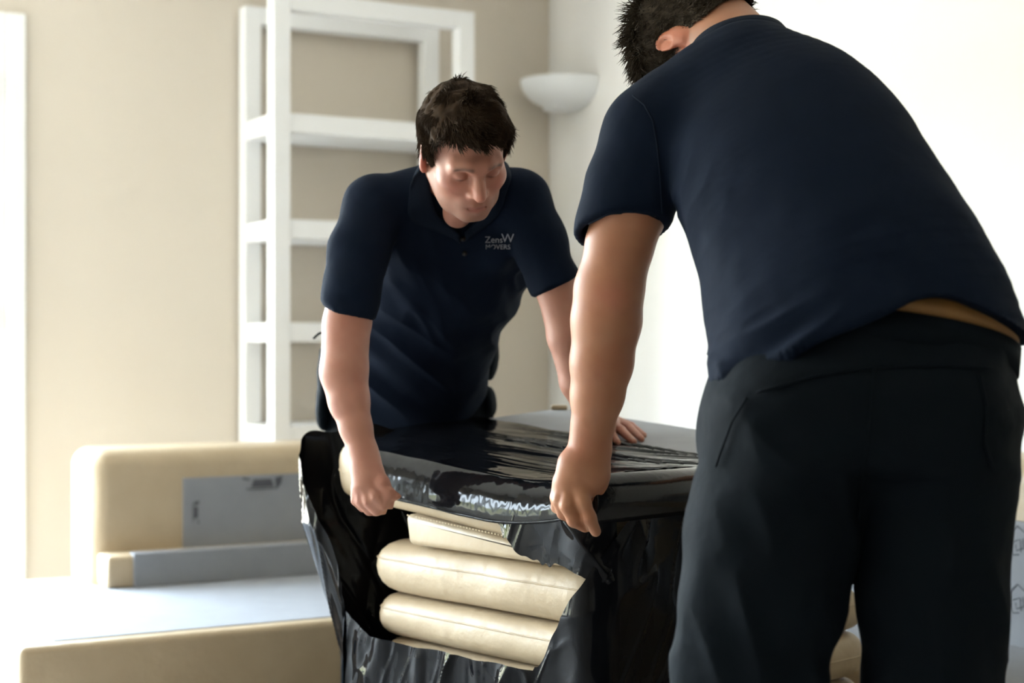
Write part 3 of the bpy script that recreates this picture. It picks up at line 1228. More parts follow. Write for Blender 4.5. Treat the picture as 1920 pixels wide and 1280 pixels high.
def head_colors(Vt, c, fr, base, lip, brow, stub, ear=None):
    n = len(Vt)
    col = np.tile(np.array(base), (n, 1))
    q = (Vt - np.array(c)) @ fr.T.astype(np.float64)
    x, y, z = np.abs(q[:, 0]), q[:, 1], q[:, 2]
    inhead = (np.linalg.norm(q, axis=1) < .18)

    def mixc(w, cc):
        nonlocal col
        w = np.clip(w, 0, 1)[:, None] * inhead[:, None]
        col = col * (1 - w) + np.array(cc) * w
    nzv = vnoise(Vt, 90, 5) * .5 + .5
    # cheeks, nose
    mixc(.55 * np.exp(-((x - .045) / .020) ** 2 - ((z + .032) / .022) ** 2) * (y > .03), (base[0] * 1.02, base[1] * .72, base[2] * .72))
    mixc(.45 * np.exp(-(x / .014) ** 2 - ((z + .042) / .016) ** 2) * (y > .09), (base[0], base[1] * .72, base[2] * .72))
    # stubble
    wst = np.clip((-.052 - z) / .02, 0, 1) * np.clip((y + .02) / .03, 0, 1) * np.clip((z + .15) / .02, 0, 1)
    wst = np.maximum(wst, np.clip((-.010 - z) / .04, 0, 1) * np.clip((x - .052) / .01, 0, 1) * (y > -.01) * .8)
    mixc(wst * (.35 + .3 * nzv), stub)
    # lips
    wl = np.exp(-((z + .0765) / .0075) ** 4 - (x / .022) ** 4) * (y > .082)
    mixc(.75 * wl, lip)
    # brows
    wb = np.exp(-((z - (.0165 - np.maximum(x - .03, 0) * .35)) / .0048) ** 2) * np.clip((x - .011) / .005, 0, 1) * np.clip((.052 - x) / .008, 0, 1) * (y > .055)
    mixc(wb * (.55 + .4 * nzv), brow)
    # lash line
    wl = np.exp(-((z + .0150 + np.abs(x - .031) * -.10) / .0022) ** 2) * np.clip(1 - np.abs(x - .031) / .0155, 0, 1) * (y > .07)
    mixc(wl * .9, (brow[0] * .6, brow[1] * .6, brow[2] * .6))
    # redder lids, with the eye-socket shadow painted into their colour
    wl = np.exp(-((z + .007) / .012) ** 2 - ((x - .031) / .019) ** 2) * (y > .06)
    mixc(wl * .45, (base[0] * .62, base[1] * .50, base[2] * .50))
    # ears
    mixc(.6 * (x > .076) * (np.abs(z + .012) < .05) * (np.abs(y + .012) < .035), (base[0] * 1.08, base[1] * .62, base[2] * .55))
    return col


def skin_tone(Vt, col, amt=.12):
    v = vnoise(Vt, 22, 2)[:, None] * amt + vnoise(Vt, 70, 4)[:, None] * amt * .6
    col = col * (1 + v * np.array([.5, 1.0, 1.0]))
    return np.clip(col, 0, 1)


def hair_cap(c, fr, line, grow=.009, step=.0035, noise=.006, extra=None):
    """scalp-hugging base of the hair, cut at the hairline"""
    c = np.array(c, dtype=np.float32)
    a = axis([(-.16, .16, step)])
    f = Field(a + c[0], a + c[1], a + c[2])
    f.ell(c + fr.T @ np.array([0, -.018, .032], dtype=np.float32), (.0765 + grow, .097 + grow, .083 + grow), 0, fr)
    f.ell(c + fr.T @ np.array([0, .025, .045], dtype=np.float32), (.060 + grow, .060 + grow, .050 + grow), .03, fr)
    f.ell(c + fr.T @ np.array([0, -.050, -.042], dtype=np.float32), (.061 + grow * .6, .054 + grow * .6, .075), .03, fr)
    if extra:
        f.cap(extra, .02)
    Vt, F = f.mesh(1)
    q = (Vt - c) @ fr.T
    N = vnormals(Vt, F)
    Vt = Vt + N * (vnoise(Vt, 55, 3) * noise * .5 + vnoise(Vt, 110, 9) * noise * .35)[:, None]
    keep = line(q)
    V2, F2 = keep_faces(Vt, F, keep)
    return V2, F2


def strands(V2, F2, n, length, dirf, wdt=.0011, seed=1, jitter=.5):
    rng = np.random.default_rng(seed)
    N = vnormals(V2, F2)
    pick = rng.integers(0, len(F2), n)
    w = rng.random((n, 4))
    w /= w.sum(1, keepdims=True)
    P0 = (V2[F2[pick]] * w[..., None]).sum(1)
    N0 = (N[F2[pick]] * w[..., None]).sum(1)
    N0 /= np.linalg.norm(N0, axis=1, keepdims=True)
    D = dirf(P0, N0) + (rng.random((n, 3)) - .5) * jitter
    D /= np.linalg.norm(D, axis=1, keepdims=True)
    Lh = length * (.6 + .7 * rng.random(n))[:, None]
    bend = (N0 * -.35 + (rng.random((n, 3)) - .5) * .5)
    P1 = P0 + D * Lh * .5
    D2 = D + bend
    D2 /= np.linalg.norm(D2, axis=1, keepdims=True)
    P2 = P1 + D2 * Lh * .5
    s1 = np.cross(D, N0)
    s1 /= np.linalg.norm(s1, axis=1, keepdims=True) + 1e-9
    s2 = np.cross(D, s1)
    V_ = []
    for p, r in ((P0 - N0 * .002, 1.0), (P1, .8), (P2, .12)):
        for k in range(3):
            an = 2 * math.pi * k / 3
            V_.append(p + (s1 * math.cos(an) + s2 * math.sin(an)) * wdt * r)
    V_ = np.stack(V_, 1).reshape(-1, 3)
    b = np.arange(n)[:, None] * 9
    F_ = []
    for lvl in (0, 3):
        for k in range(3):
            k2 = (k + 1) % 3
            F_.append(np.concatenate([b + lvl + k, b + lvl + k2, b + lvl + 3 + k2, b + lvl + 3 + k], 1))
    return V_, np.concatenate(F_)


def join(*vf):
    Vs, Fs, o = [], [], 0
    for v, f in vf:
        Vs.append(v)
        Fs.append(f + o)
        o += len(v)
    return np.concatenate(Vs), np.concatenate(Fs)


def child(name, Vt, F, m, parent, smooth=True):
    me = np_mesh(name, Vt - np.array(parent.matrix_world.translation if parent.parent is None else parent['org']), F, smooth)
    o = link(name, me, m, parent)
    return o


def folds(Vt, F, fn):
    N = vnormals(Vt, F)
    return Vt + N * fn(Vt)[:, None]


def plane_keep_hollow(f, pts, k=.003):
    f.cap(pts, k, 'sub')


def shoes(f, heel, toe):
    h, t = Vector(heel), Vector(toe)
    f.cap([(h + Vector((0, 0, .045)), .045), (t + Vector((0, 0, .035)), .035)], .02)
    f.cap([(h + Vector((0, 0, .05)), .046), (h + Vector((0, 0, .12)), .045)], .02)


# ------------------------------------------------------------------ man A: facing the camera, behind the stack
A_HC = at(871, 277, 3.12)
A_FR = frame((0.05, -.55, .80), (0.31, -.72, -.62))
A_T = [(768, 728, 3.78, .186, .126), (775, 660, 3.70, .180, .125), (802, 570, 3.59, .186, .130), (838, 445, 3.45, .200, .128),
       (848, 380, 3.375, .168, .088), (850, 340, 3.335, .095, .058)]
A_RARM = [(702, 384, 3.30, .052), (668, 480, 3.25, .050), (652, 600, 3.205, .0465), (648, 690, 3.185, .0440), (655, 750, 3.175, .0390),
          (667, 800, 3.165, .0315), (681, 850, 3.155, .0285), (687, 872, 3.150, .0280)]
A_LARM = [(980, 374, 3.31, .050), (1012, 450, 3.30, .047), (1045, 545, 3.29, .0415), (1066, 630, 3.29, .0430), (1084, 715, 3.30, .0370),
          (1104, 770, 3.32, .0290), (1116, 795, 3.335, .0260)]
xs = axis([(-.46, .30, .003)])
ys = axis([(2.98, 3.46, .003), (3.46, 4.16, .009)])
zs = axis([(0.0, .72, .012), (.72, 1.56, .003)])
f = Field(xs, ys, zs)
f.etube(S_(A_T, -.018), (1, .05, 0), 0, .03, .6)
f.cap(A_([(845, 350, 3.33, .050), (702, 384, 3.30, .048)]), .03)
f.cap(A_([(855, 350, 3.33, .050), (980, 374, 3.31, .048)]), .03)
f.cap(A_([(768, 700, 3.80, .12), (760, 760, 3.86, .13)]), .03)
for lx, hx in ((-.345, 692), (-.135, 838)):
    f.cap([(at(hx, 770, 3.88), .085), (Vector((lx, 3.90, .50)), .06), (Vector((lx - .0, 3.96, .10)), .045)], .03)
make_head(f, A_HC, A_FR)
Ln = lambda x, y, z: Vector(A_HC) + Vector(A_FR.T @ np.array([x, y, z], dtype=np.float32))
f.cap([(at(850, 322, 3.325), .064), (Ln(0, -.030, -.055), .056)], .022)
f.cap([(at(858, 400, 3.265), .03), (Ln(0, .015, -.075), .042)], .03)
f.cap(A_(A_RARM), .012)
f.cap(A_([(640, 620, 3.20, .034), (640, 700, 3.18, .036), (652, 760, 3.18, .028)]), .02)
f.cap(A_(A_LARM), .012)
# right hand, pinching the front edge of the film
D0 = 3.15
f.cap(A_([(687, 872, D0, .027), (692, 893, D0 - .01, .024), (688, 908, D0 - .018, .019)]), .014)
f.cap(A_([(680, 880, D0 - .006, .022), (675, 912, D0 - .014, .016)]), .014)
f.cap(A_([(691, 905, D0 - .020, .0125), (704, 931, D0 - .034, .0108), (718, 945, D0 - .030, .0095), (733, 946, D0 - .018, .0085)]), .006)
f.cap(A_([(681, 908, D0 - .018, .0122), (691, 941, D0 - .028, .0108), (706, 957, D0 - .024, .0096), (720, 956, D0 - .010, .0086)]), .005)
f.cap(A_([(673, 911, D0 - .014, .0118), (677, 941, D0 - .018, .0104), (692, 957, D0 - .012, .0092), (706, 960, D0 + .004, .0082)]), .005)
f.cap(A_([(668, 914, D0 - .008, .0110), (667, 938, D0 - .008, .0096), (679, 951, D0 + .000, .0084), (691, 955, D0 + .012, .0076)]), .005)
f.cap(A_([(703, 882, D0 - .012, .0165), (717, 905, D0 - .026, .0135), (728, 924, D0 - .030, .0108), (746, 930, D0 - .022, .0072)]), .008)
# left hand, flat on the grey lining


def slab_hit(px, py, lift=0.0):
    """point of the tilted top plane seen at a pixel"""
    o = Vector((0, 0, EYE))
    d = at(px, py, 1.0) - o
    # plane: z = PL0 + PL1 t + PL2 s
    n = Vector((-(PL[1] * E1.x + PL[2] * E2.x), -(PL[1] * E1.y + PL[2] * E2.y), 1.0))
    p0 = Vector((SC_.x, SC_.y, PL[0] + lift))
    k = (p0 - o).dot(n) / d.dot(n)
    return o + d * k


hl = lambda px, py, r: (slab_hit(px, py) + Vector((0, 0, r + .004)), r)
wr = at(1116, 795, 3.335)
kn = [hl(1140, 826, .0098), hl(1152, 822, .0102), hl(1160, 818, .0100), hl(1164, 813, .0090)]
f.cap([(wr, .026), (hl(1138, 818, .014)[0] + Vector((0, 0, .014)), .019)], .016)
f.cap([(wr, .024), (hl(1152, 815, .014)[0] + Vector((0, 0, .010)), .017)], .016)
f.cap([(hl(1138, 820, .012)[0] + Vector((0, 0, .012)), .014), hl(1150, 832, .0092), hl(1158, 839, .0072)], .006)
f.cap([(hl(1144, 818, .012)[0] + Vector((0, 0, .014)), .0130), (hl(1164, 826, .0095)[0] + Vector((0, 0, .010)), .0102), hl(1188, 838, .0075)], .005)
f.cap([(hl(1152, 814, .012)[0] + Vector((0, 0, .014)), .0125), (hl(1178, 820, .0095)[0] + Vector((0, 0, .010)), .0098), hl(1203, 832, .0072)], .005)
f.cap([(hl(1158, 811, .012)[0] + Vector((0, 0, .010)), .0115), (hl(1184, 815, .009)[0] + Vector((0, 0, .007)), .0088), hl(1208, 825, .0066)], .005)
f.cap([(hl(1120, 815, .012)[0] + Vector((0, 0, .010)), .013), hl(1128, 832, .010), hl(1140, 842, .008)], .006)
Vt, F = f.mesh(1)
SKA = (0.41, 0.188, 0.132)
colA = head_colors(Vt, A_HC, A_FR, SKA, (0.34, 0.115, 0.095), (0.05, 0.030, 0.020), (0.21, 0.115, 0.08))
colA = skin_tone(Vt, colA)
ORG_A = np.array([at(770, 760, 3.88).x, 3.9, 0.0])
me = np_mesh('person', Vt - ORG_A, F)
set_colors(me, colA)
manA = link('person', me, M['skin'], None, tuple(ORG_A))
tag(manA, 'man in navy polo with chest logo, bending over the cushion stack and looking down', 'person')
del f


def kid(name, Vt, F, m, org, parent, smooth=True):
    return link(name, np_mesh(name, Vt - org, F, smooth), m, parent)


# hair A


def lineA(q):
    x, y, z = np.abs(q[:, 0]), q[:, 1], q[:, 2]
    hl_ = np.interp(y, [-.13, -.09, -.055, -.03, -.012, .012, .022, .045, .062, .075, .12], [-.085, -.075, -.055, .012, .018, -.022, -.010, .040, .062, .060, .058])
    jag = vnoise(q, 120, 4) * .006
    tem = np.clip((x - .035) / .03, 0, 1) * np.clip((y - .04) / .02, 0, 1) * .006
    return z > hl_ + jag + tem


capA = hair_cap(A_HC, A_FR, lineA, .009, .0035, .007)


def dirA(P0, N0):
    q = (P0 - np.array(A_HC)) @ A_FR.T
    fwd = A_FR[1] * .75 + A_FR[0] * -.25 - A_FR[2] * .15
    side = np.clip(np.abs(q[:, :1]) / .07, 0, 1)
    down = -A_FR[2] * 1.0 + A_FR[1] * .15
    sw = np.stack([vnoise(P0, 38, s_) for s_ in (1, 2, 3)], -1) * .9
    return N0 * .38 + fwd[None] * (1 - side * .6) + down[None] * side * .8 + sw * .8


stA = strands(*capA, 17000, .021, dirA, .0010, 3, .35)
Vh, Fh = join(capA, stA)
kid('hair', Vh, Fh, M['hair_a'], ORG_A, manA)

# polo shirt A
f = Field(axis([(-.50, .36, .0042)]), axis([(3.05, 4.00, .0050)]), axis([(.70, 1.48, .0042)]))
f.etube(S_(A_T), (1, .05, 0), 0, .045, .35)
f.cap(A_([(842, 352, 3.335, .062), (702, 388, 3.305, .061)]), .03)
f.cap(A_([(858, 350, 3.335, .062), (976, 378, 3.315, .060)]), .03)
f.cap(A_([(850, 420, 3.38, .06), (765, 455, 3.37, .07)]), .04)
f.cap(A_([(860, 420, 3.38, .06), (935, 445, 3.38, .07)]), .04)
f.cap(A_([(702, 388, 3.30, .062), (672, 470, 3.25, .0585), (659, 540, 3.22, .0530), (653, 625, 3.195, .0515)]), .022)
f.cap(A_([(976, 378, 3.315, .061), (1012, 450, 3.30, .0560), (1044, 530, 3.29, .0470), (1066, 590, 3.29, .0440)]), .022)
f.plane_cut(at(653, 586, 3.2), (-.30, .10, -.95), (-.46, 3.05, .90), (-.255, 3.32, 1.12))
f.plane_cut(at(1047, 532, 3.29), (.42, .05, -.90), (.0, 3.12, .90), (.30, 3.45, 1.16))
# neck opening with the V of the placket
f.cap(A_([(852, 300, 3.30, .066), (850, 325, 3.28, .062)]), .006, 'sub')
f.cap(A_([(850, 330, 3.24, .060), (856, 372, 3.20, .040), (864, 425, 3.17, .006)]), .004, 'sub')
Vt, F = f.mesh(2)


def foldA(P):
    # drape: arcs under the chest and creases at the armpits
    z, x = P[:, 2], P[:, 0]
    g = np.clip((1.20 - z) / .18, 0, 1)
    d = np.stack([x * .7 + (z - 1.0) * .55, z * 1.0 - np.abs(x + .13) * .75, P[:, 1] * .3], -1)
    r = (1 - np.abs(vnoise(d, 15, 6)) * 2) * .0075 * g
    s = vnoise(P, 11, 12) * .004 + vnoise(P, 30, 2) * .0012
    arm = np.exp(-((x + .20) / .05) ** 2 - ((z - 1.14) / .12) ** 2) + np.exp(-((x - .02) / .05) ** 2 - ((z - 1.17) / .12) ** 2)
    d2 = np.stack([x * 1.0 + z * .3, z * .35, P[:, 1] * .5], -1)
    return r + s + arm * (1 - np.abs(vnoise(d2, 28, 3)) * 2) * .006


Vt = folds(Vt, F, foldA)
poloA = kid('polo_shirt', Vt, F, M['navy'], ORG_A, manA)
del f

# collar of polo A: folded leaves either side of the placket, carried round the back of the neck
def surf_depth(V_, px, py, rad=8):
    """depth of the nearest surface point of a point set seen at a pixel"""
    sx = (V_[:, 0] / V_[:, 1]) * FPX + 960
    sy = HOR - (V_[:, 2] - EYE) / V_[:, 1] * FPX
    m = (np.hypot(sx - px, sy - py) < rad)
    return float(V_[m, 1].min()) if m.any() else None


fold_px = [(862, 441), (836, 420), (816, 398), (806, 360), (800, 322), (803, 302), None, None, None, (936, 318), (930, 352), (918, 384), (898, 410), (872, 438)]
outer_px = [(860, 450), (818, 434), (780, 420), (765, 402), (767, 365), (776, 330), None, None, None, (958, 330), (948, 366), (938, 396), (916, 420), (874, 449)]
back3 = [((812, 292, 3.355), (800, 298, 3.385)), ((868, 284, 3.40), (868, 296, 3.43)), ((926, 292, 3.365), (940, 300, 3.39))]
cols = []
bi = 0
for fp, op_ in zip(fold_px, outer_px):
    if fp is None:
        (a_, b_) = back3[bi]
        bi += 1
        F3, O3 = at(*a_), at(*b_)
    else:
        od = surf_depth(Vt, *op_) or 3.25
        O3 = at(op_[0], op_[1], od - .006)
        fd = surf_depth(Vt, *fp)
        fd = min(fd if fd else od, od + .05)
        F3 = at(fp[0], fp[1], fd - .013)
    mid = (F3 + O3) / 2 + Vector((0, -.005, .003))
    inn = F3 + Vector((.0, .022, -.016))
    cols.append([inn, F3 + Vector((0, .006, .001)), F3, mid, O3])
cols = np.array([[list(p_) for p_ in c_] for c_ in cols])
nU = 90
xk = np.arange(len(cols))
P = np.zeros((nU, 13, 3))
xu = np.linspace(0, len(cols) - 1, nU)
for a_ in range(3):
    rows = np.stack([catmull(xk.astype(float), cols[:, r_, a_], xu) for r_ in range(5)], 1)
    for i_ in range(nU):
        P[i_, :, a_] = np.interp(np.linspace(0, 4, 13), np.arange(5), rows[i_])
me = grid_mesh('collar', P - ORG_A)
col_o = link('collar', me, M['navytrim'], poloA)
sm = col_o.modifiers.new('thickness', 'SOLIDIFY')
sm.thickness = .003
sm.offset = 0
# buttons on the placket
for k, (bx, by, bd) in enumerate(((868, 448, 3.285), (871, 475, 3.30))):
    bm = bmesh.new()
    bmesh.ops.create_cone(bm, cap_ends=True, segments=14, radius1=.0055, radius2=.005, depth=.0025)
    b_ = link('button', bm_mesh(bm, 'button', True), M['shoe'], poloA, at(bx, by, bd) - Vector(ORG_A))
    b_.rotation_euler = (math.radians(70), 0, 0)


for o_, (bx, by) in zip([c for c in poloA.children if c.name.startswith('button')], ((868, 448), (871, 475))):
    dd = surf_depth(Vt, bx, by)
    if dd:
        o_.location = at(bx, by, dd - .001) - Vector(ORG_A)


# embroidered chest logo, following the cloth
def text_logo(body, px, py, hpx, Vs, parent, org):
    cu = bpy.data.curves.new('logo_text', 'FONT')
    cu.body = body
    cu.size = 1.0
    cu.resolution_u = 3
    to = bpy.data.objects.new('logo_text_tmp', cu)
    COL.objects.link(to)
    bpy.context.view_layer.update()
    me_ = bpy.data.meshes.new_from_object(to.evaluated_get(bpy.context.evaluated_depsgraph_get()))
    bpy.data.objects.remove(to)
    bm_ = bmesh.new()
    bm_.from_mesh(me_)
    bmesh.ops.triangulate(bm_, faces=bm_.faces)
    bmesh.ops.subdivide_edges(bm_, edges=[e_ for e_ in bm_.edges if e_.calc_length() > .25], cuts=1)
    # depth of the cloth fitted locally as a plane
    sx = (Vs[:, 0] / Vs[:, 1]) * FPX + 960
    sy = HOR - (Vs[:, 2] - EYE) / Vs[:, 1] * FPX
    m = (np.abs(sx - px - 22) < 40) & (np.abs(sy - py) < 30) & (Vs[:, 1] < 3.42)
    Q = Vs[m]
    front = []
    for gx in np.arange(px - 12, px + 62, 6):
        for gy in np.arange(py - 26, py + 14, 6):
            mm = (np.abs(sx - gx) < 6) & (np.abs(sy - gy) < 6)
            if mm.any():
                front.append((gx, gy, Vs[mm, 1].min()))
    fr_ = np.array(front)
    Mx = np.c_[np.ones(len(fr_)), fr_[:, 0] - px, fr_[:, 1] - py, (fr_[:, 0] - px) ** 2, (fr_[:, 1] - py) ** 2, (fr_[:, 0] - px) * (fr_[:, 1] - py)]
    cf = np.linalg.lstsq(Mx, fr_[:, 2], rcond=None)[0]
    for v in bm_.verts:
        X, Y = px + v.co.x * hpx, py - v.co.y * hpx
        a, b = X - px, Y - py
        dd = cf @ np.array([1, a, b, a * a, b * b, a * b]) - .0022
        v.co = at(X, Y, dd) - Vector(org)
    return link('chest_logo', bm_mesh(bm_, 'chest_logo'), M['thread'], parent)


text_logo('Zens', 909, 455, 17, Vt, poloA, ORG_A)
text_logo('W', 940, 454, 23, Vt, poloA, ORG_A)
text_logo('MOVERS', 910, 467, 12.5, Vt, poloA, ORG_A)

# trousers A
f = Field(axis([(-.56, .10, .0055)]), axis([(3.52, 4.14, .0055)]), axis([(.05, 1.10, .0055)]))
f.etube(S_([(772, 650, 3.70, .170, .112), (768, 720, 3.78, .178, .122), (764, 785, 3.87, .192, .130)]), (1, .05, 0), 0, .03, .4)
for lx, hx in ((-.345, 694), (-.135, 836)):
    f.cap([(at(hx, 775, 3.88), .112), (Vector((lx, 3.90, .50)), .088), (Vector((lx, 3.96, .09)), .072)], .03)
f.ell(at(612, 700, 3.80), (.022, .06, .075), .015)
f.ell(at(608, 760, 3.82), (.020, .06, .06), .012)
f.ell(at(920, 655, 3.78), (.020, .05, .075), .015)
f.ell(at(916, 752, 3.83), (.018, .05, .035), .008)
f.plane_cut((0, 0, .07), (0, 0, -1), (-.6, 3.4, 0), (.2, 4.3, .2))
Vt, F = f.mesh(1)
Vt = folds(Vt, F, lambda P: vnoise(P, 14, 4) * .006 + vnoise(P, 38, 7) * .002)
trA = kid('trousers', Vt, F, M['trouser'], ORG_A, manA)
del f
strap = tube_mesh('zip_pull', [at(606, 622, 3.72) - Vector(ORG_A), at(597, 626, 3.71) - Vector(ORG_A), at(588, 634, 3.70) - Vector(ORG_A)], .003, 6)
link('pocket_strap', strap, M['trouser'], trA)
for lx in (-.345, -.135):
    f = Field(axis([(lx - .08, lx + .08, .006)]), axis([(3.66, 4.06, .006)]), axis([(-.01, .2, .006)]))
    shoes(f, (lx, 3.96, .003), (lx, 3.76, .003))
    Vt, F = f.mesh(1)
    Vt[:, 2] = np.maximum(Vt[:, 2], .001)
    kid('shoe', Vt, F, M['shoe'], ORG_A, manA)

# ------------------------------------------------------------------ man B: back to the camera
B_HC = at(1304, 84, 2.83)
B_FR = frame((-.64, .75, -.12), (.22, .05, -.95))
RB = (.91, -.24, .34)
B_T = [(1632, 775, 2.32, .243, .178), (1626, 655, 2.345, .227, .172), (1602, 570, 2.37, .215, .166), (1560, 470, 2.42, .206, .156), (1510, 370, 2.48, .194, .146),
       (1465, 270, 2.55, .186, .130), (1425, 180, 2.62, .146, .104), (1392, 115, 2.67, .092, .070)]
B_LARM = [(1212, 262, 2.63, .066), (1180, 400, 2.635, .058), (1163, 455, 2.64, .0550), (1142, 544, 2.65, .0565), (1137, 600, 2.655, .0575), (1128, 680, 2.665, .0515),
          (1120, 740, 2.675, .0440), (1111, 800, 2.685, .0350), (1104, 838, 2.69, .0310)]
xs = axis([(.02, .42, .003), (.42, .90, .006)])
ys = axis([(2.05, 2.58, .008), (2.58, 2.76, .003), (2.76, 3.12, .004)])
zs = axis([(0.0, .64, .014), (.64, 1.66, .003)])
f = Field(xs, ys, zs)
f.etube(S_(B_T[2:], -.028), RB, 0, .04, .5)
f.cap(A_([(1400, 150, 2.66, .075), (1225, 255, 2.64, .060)]), .04)
f.cap(A_([(1420, 170, 2.65, .075), (1615, 268, 2.64, .056)]), .04)
f.cap(A_([(1600, 680, 2.34, .10), (1660, 680, 2.34, .10), (1610, 790, 2.34, .11)]), .03)
for pts in (((1480, 900, 2.34, .085), (1425, 1130, 2.33, .075), (1400, 1500, 2.32, .06), (1395, 1840, 2.36, .045)),
            ((1740, 900, 2.33, .085), (1745, 1130, 2.32, .075), (1742, 1500, 2.30, .06), (1740, 1840, 2.33, .045))):
    f.cap(A_(pts), .03)
make_head(f, B_HC, B_FR)
Lb = lambda x, y, z: Vector(B_HC) + Vector(B_FR.T @ np.array([x, y, z], dtype=np.float32))
f.cap([(at(1398, 118, 2.70), .074), (Lb(0, -.030, -.050), .062)], .03)
f.cap(A_(B_LARM), .012)
# left hand closing on the end of the roll
f.cap(A_([(1104, 838, 2.69, .0305), (1088, 878, 2.685, .0285), (1074, 905, 2.680, .0200)]), .018)
f.cap(A_([(1112, 850, 2.692, .028), (1112, 890, 2.690, .0250), (1100, 915, 2.684, .018)]), .018)
f.cap(A_([(1070, 870, 2.685, .022), (1056, 905, 2.684, .0160)]), .016)
f.cap(A_([(1083, 905, 2.676, .0170), (1094, 942, 2.664, .0122), (1105, 970, 2.664, .0112), (1117, 996, 2.676, .0092)]), .007)
f.cap(A_([(1066, 908, 2.680, .0150), (1064, 948, 2.668, .0125), (1076, 975, 2.672, .0112), (1097, 988, 2.686, .0092)]), .006)
f.cap(A_([(1056, 905, 2.684, .0138), (1049, 938, 2.680, .0115), (1056, 962, 2.690, .0102), (1076, 975, 2.706, .0088)]), .005)
f.cap(A_([(1050, 900, 2.690, .0125), (1043, 932, 2.690, .0102), (1044, 951, 2.700, .0092), (1060, 962, 2.716, .008)]), .005)
f.cap(A_([(1120, 872, 2.695, .0180), (1122, 905, 2.704, .0150), (1114, 935, 2.716, .0120), (1104, 955, 2.726, .0095)]), .008)
# right arm, reaching forward to the other end of the roll
RE = RO + E2 * (RLEN + .01)
f.cap([(at(1615, 268, 2.64), .058), (at(1582, 600, 2.82), .050), (RE + Vector((.02, -.08, .16)), .034), (RE + Vector((.012, -.03, .075)), .029)], .012)
pb = RE + Vector((.012, -.03, .075))
f.cap([(pb, .028), (RE + Vector((.012, .0, .03)), .024)], .014)
for k in range(4):
    o_ = Vector((.018 * (k - 1.5) * .6, .018 * (k - 1.5) * .5, -.003 * abs(k - 1.5)))
    f.cap([(RE + Vector((.03, .0, .035)) + o_, .0125), (RE + Vector((.046, -.02, -.002)) + o_, .0108), (RE + Vector((.040, -.034, -.03)) + o_, .0095), (RE + Vector((.02, -.03, -.05)) + o_, .0085)], .005)
f.cap([(pb, .02), (RE + Vector((-.018, -.02, .046)), .0135), (RE + Vector((-.03, -.036, .022)), .0105)], .008)
Vt, F = f.mesh(1)
SKB = (0.37, 0.160, 0.086)
colB = head_colors(Vt, B_HC, B_FR, SKB, (0.38, 0.13, 0.10), (0.05, 0.03, 0.02), (0.27, 0.15, 0.10))
el = np.exp(-(np.linalg.norm(Vt - np.array(at(1145, 555, 2.60)), axis=1) / .03) ** 2)[:, None]
colB = colB * (1 - .45 * el) + np.array((.46, .13, .09)) * .45 * el
qn = (Vt - np.array(B_HC)) @ B_FR.T
nape = np.clip((-.02 - qn[:, 1]) / .03, 0, 1) * np.clip((.02 - qn[:, 2]) / .03, 0, 1) * np.clip((qn[:, 2] + .16) / .05, 0, 1) * (np.linalg.norm(qn, axis=1) < .17)
nape = (nape * (.55 + .25 * vnoise(Vt, 150, 6)))[:, None]
colB = colB * (1 - nape) + np.array((.10, .06, .038)) * nape
colB = skin_tone(Vt, colB, .14)
ORG_B = np.array([at(1590, 760, 2.32).x, 2.32, 0.0])
me = np_mesh('person', Vt - ORG_B, F)
set_colors(me, colB)
manB = link('person', me, M['skin'], None, tuple(ORG_B))
tag(manB, 'broad man in navy shirt with his back turned, leaning over to hold the film roll', 'person')
del f


def lineB(q):
    x, y, z = np.abs(q[:, 0]), q[:, 1], q[:, 2]
    hl_ = np.interp(y, [-.13, -.09, -.055, -.03, -.012, .012, .022, .045, .062, .075, .12], [-.17, -.16, -.135, -.10, -.05, -.018, -.005, .045, .062, .060, .058])
    return z > hl_ + vnoise(q, 120, 4) * .007


nb0, nb1 = Vector(Lb(0, -.030, -.050)), at(1398, 118, 2.70)
capB = hair_cap(B_HC, B_FR, lineB, .008, .0035, .004, [(nb0, .066), (nb0 + (nb1 - nb0) * .62, .0725)])


def dirB(P0, N0):
    q = (P0 - np.array(B_HC)) @ B_FR.T
    topf = np.clip((q[:, 2:3] - .03) / .06, 0, 1)
    fwd = B_FR[1] * .6
    down = -B_FR[2] * .9
    return N0 * (.35 + .75 * topf) + fwd[None] * topf + down[None] * (1 - topf) + np.stack([vnoise(P0, 60, s_) for s_ in (1, 2, 3)], -1) * .5


stB = strands(*capB, 9000, .012, dirB, .0008, 5, .5)
qb = (capB[0] - np.array(B_HC)) @ B_FR.T
ck = keep_faces(capB[0], capB[1], (qb[:, 2] > .055))
stB2 = strands(*ck, 2600, .030, dirB, .0011, 8, .45)
Vh, Fh = join(capB, stB, stB2)
kid('hair', Vh, Fh, M['hair_b'], ORG_B, manB)

# shirt B
f = Field(axis([(.02, .84, .0044)]), axis([(2.10, 2.92, .0050)]), axis([(.86, 1.58, .0044)]))
f.etube(S_(B_T), RB, 0, .05, .5)
f.cap(A_([(1400, 165, 2.66, .085), (1228, 258, 2.64, .080)]), .05)
f.cap(A_([(1395, 155, 2.66, .080), (1265, 204, 2.66, .072)]), .04)
f.cap(A_([(1420, 180, 2.64, .085), (1615, 268, 2.62, .074)]), .05)
f.cap(A_([(1216, 252, 2.64, .082), (1185, 350, 2.635, .0740), (1166, 420, 2.635, .0710), (1150, 490, 2.64, .0700)]), .025)
f.cap([(at(1615, 268, 2.62), .074), (at(1590, 480, 2.76), .064), (at(1585, 560, 2.80), .060)], .03)
slh = at(1163, 432, 2.635)
f.plane_cut(slh, (.05, -.36, -.93), (.02, 2.50, .98), (slh.x + .080, 2.78, 1.30))
f.cap(A_([(1172, 380, 2.635, .060), (1150, 490, 2.64, .0635)]), .003, 'sub')
